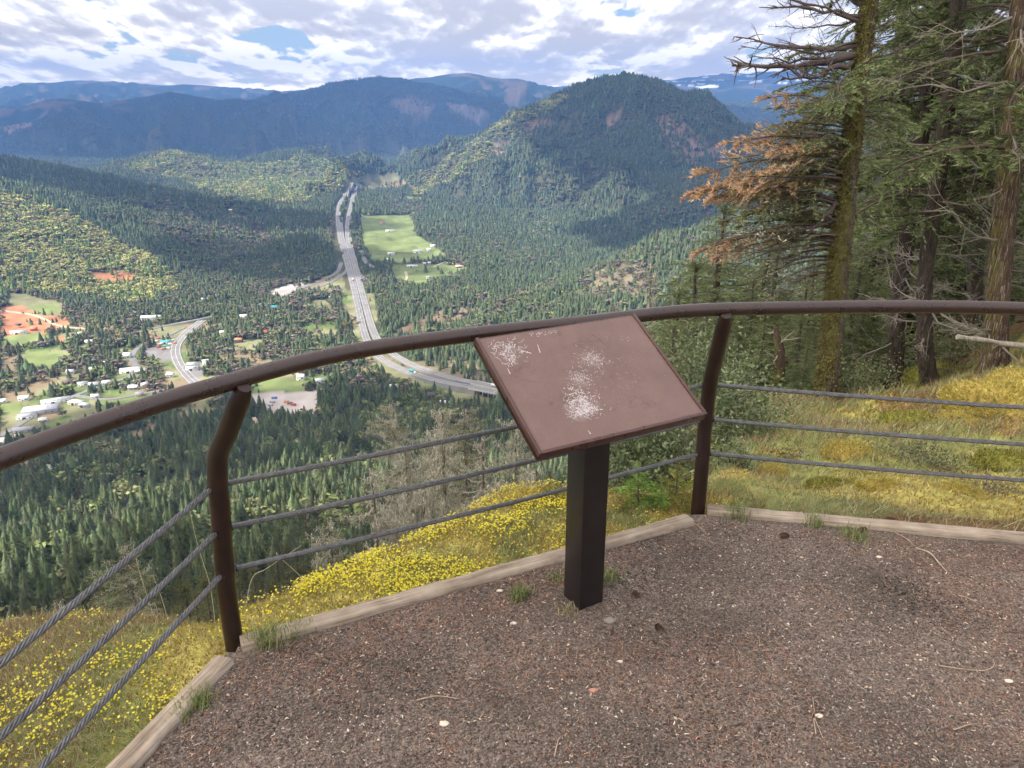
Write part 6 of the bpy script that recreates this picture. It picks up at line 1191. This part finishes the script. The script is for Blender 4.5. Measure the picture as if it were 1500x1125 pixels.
# logs, stump, mossy boulders
def log(A, B, r, mat, label, seed, knots=5):
    A = np.array(A); B = np.array(B); c = (A + B) / 2; q = MB(); g = np.random.default_rng(seed); P = A + (B - A) * np.linspace(0, 1, 10)[:, None] + g.normal(0, .015, (10, 3)); tube(q, P - c, r * np.linspace(.8, 1.1, 10), 12, rough=.25, seed=seed)
    for k in range(knots): i = g.integers(1, 9); d = norm(g.normal(0, 1, 3) + [0, 0, .3]); tube(q, [P[i] - c, P[i] - c + d * r * 2.6], [r * .3, r * .1], 5)
    tag(q.build('fallen_log', mat, smooth=True, loc=c), label, 'log')
m_pl = bark('bleached_log', (.3, .27, .24), (.68, .63, .57)); m_dl = bark('rotten_log', (.035, .028, .022), (.12, .09, .07))
log(PY(1402,494,9.4), PY(1540,512,9.8), .036, m_pl, 'bleached white log propped against the shaggy tree', 1); log(PY(1425,598,6.0), PY(1540,607,5.8), .03, m_pl, 'pale grey branch lying on the yellow moss mound', 2); log(PY(1080,575,10.5), PY(1150,535,12), .12, m_dl, 'dark rotten log in the undergrowth left of the mossy trunk', 3)
log(PY(1490,470,9.5), PY(1560,440,9.9), .05, m_dl, 'dark broken limb at the right edge above the white log', 4)
st_ = MB(); A = PY(1142,545,10.8); B = PY(1136,480,10.8); tube(st_, np.array([A - [0, 0, .5], A, (A + B) / 2 + [.02, 0, 0], B]) - A, [.1,.09,.07,.03], 12, rough=.3); o = empty('stump', tuple(A)); kid(o, st_.build('trunk', M_REDBARK, smooth=True)); b_ = MB()
for k in range(7): branch(b_, (B - A) * (.3 + .1 * k), (B - A) * (.3 + .1 * k) + norm(rs.normal(0, 1, 3)) * .35, .012, 0, 4, 900 + k, 0, .3, (.4,.36,.3))
kid(o, b_.build('branches', M_TINT)); tag(o, 'broken mossy stump with pale limbs left of the mossy trunk', 'stump')
m_moss = simple('golden_moss', (.30, .20, .06), (.55, .45, .14), 9, .95, 1.0, .03, 8, spec=.1); m_moss2 = simple('green_moss', (.16, .17, .04), (.34, .32, .07), 9, .95, 1.0, .03, 8, spec=.1)
def mound(px, py, y, r, mat, label, seed, fl=.55):
    c = PY(px, py, y); c[2] = T1(c[0], c[1]) - .02; v, f = ICO4; v = v * (1 + .35 * fbm(v[:, 0] * 1.6 + seed, v[:, 1] * 1.6 + v[:, 2] * 1.3, 4, seed))[:, None] * [r, r * .8, r * fl]; o = empty('mossy_boulder', tuple(c)); q = MB(); q.add(v, f); kid(o, q.build('rock', mat, smooth=True)); g = np.random.default_rng(seed); n = 22000 if r > .3 else 9000; i = g.integers(0, len(v), n); p = v[i] + g.normal(0, .03 * r, (n, 3)); p = p * 1.0; d = norm(v[i] + [0, 0, .3]); e = p + (d + g.normal(0, .6, (n, 3))) * .017 * (r / .4) ** .5; w = norm(np.cross(e - p, g.normal(0, 1, (n, 3)))) * .006 * (r / .4) ** .5
    q = MB(); q.add(np.stack([p - w, p + w, e], 1).reshape(-1, 3), np.arange(n)[:, None] * 3 + np.array([[0, 1, 2]]), 0, (Yl if mat is m_moss else np.array([(.3,.3,.07),(.4,.38,.09),(.22,.22,.06)]))[g.integers(0, 3, n)] * g.uniform(.6, 1.2, (n, 1))); kid(o, q.build('moss', M_LEAF)); tag(o, label, 'boulder')
mound(1465, 640, 5.6, .42, m_moss, 'boulder under golden yellow moss at the right edge', 1); mound(1500, 590, 6.6, .42, m_moss, 'golden moss boulder higher up at the right edge', 2); mound(1400, 645, 5.4, .2, m_moss, 'small golden moss cushion left of the big moss boulder', 3); mound(1398, 510, 12.2, .75, m_moss2, 'yellow-green moss hummock between thin fir and shaggy tree', 4, .7)
for k_, (px, py, y, r, mt_, lb) in enumerate([(1215,722,4.0,.14,m_moss2,'green moss cushion behind the right hand kerb, nearest the right hand post'),(1290,735,3.75,.13,m_moss,'golden moss cushion just behind the right hand kerb'),(1245,690,4.6,.2,m_moss,'yellow moss hump between the middle and lower cables'),(1335,648,5.6,.3,m_moss2,'wide green moss swell under the middle cable'),(1480,690,4.3,.22,m_moss2,'green moss lump below the big golden boulder'),(1130,705,4.5,.14,m_moss,'small yellow moss hump right of the right hand post'),(1400,745,3.7,.14,m_moss,'yellow moss hump by the kerb near the grey twigs')]): mound(px, py, y, r, mt_, lb, 20 + k_, .4)
mound(775, 738, 3.35, .12, m_moss, 'yellow mossy stone at the edge just left of the sign post', 5, .5); mound(815, 738, 3.35, .13, simple('rust_moss', (.25, .12, .05), (.45, .28, .14), 20, .95, 1., .02), 'rust brown mossy stone behind the sign post', 6, .6)
# ---------------------------------------------------------------- render settings
SC.view_settings.view_transform = 'Standard'; SC.view_settings.look = 'None'; SC.view_settings.exposure = .62; SC.view_settings.gamma = 1
SC.cycles.use_denoising = True; SC.cycles.use_adaptive_sampling = True; SC.cycles.adaptive_threshold = .03; SC.cycles.max_bounces = 4; SC.cycles.diffuse_bounces = 3; SC.cycles.glossy_bounces = 1; SC.cycles.transmission_bounces = 3; SC.cycles.transparent_max_bounces = 8; SC.cycles.volume_bounces = 0
SC.cycles.sample_clamp_indirect = 6
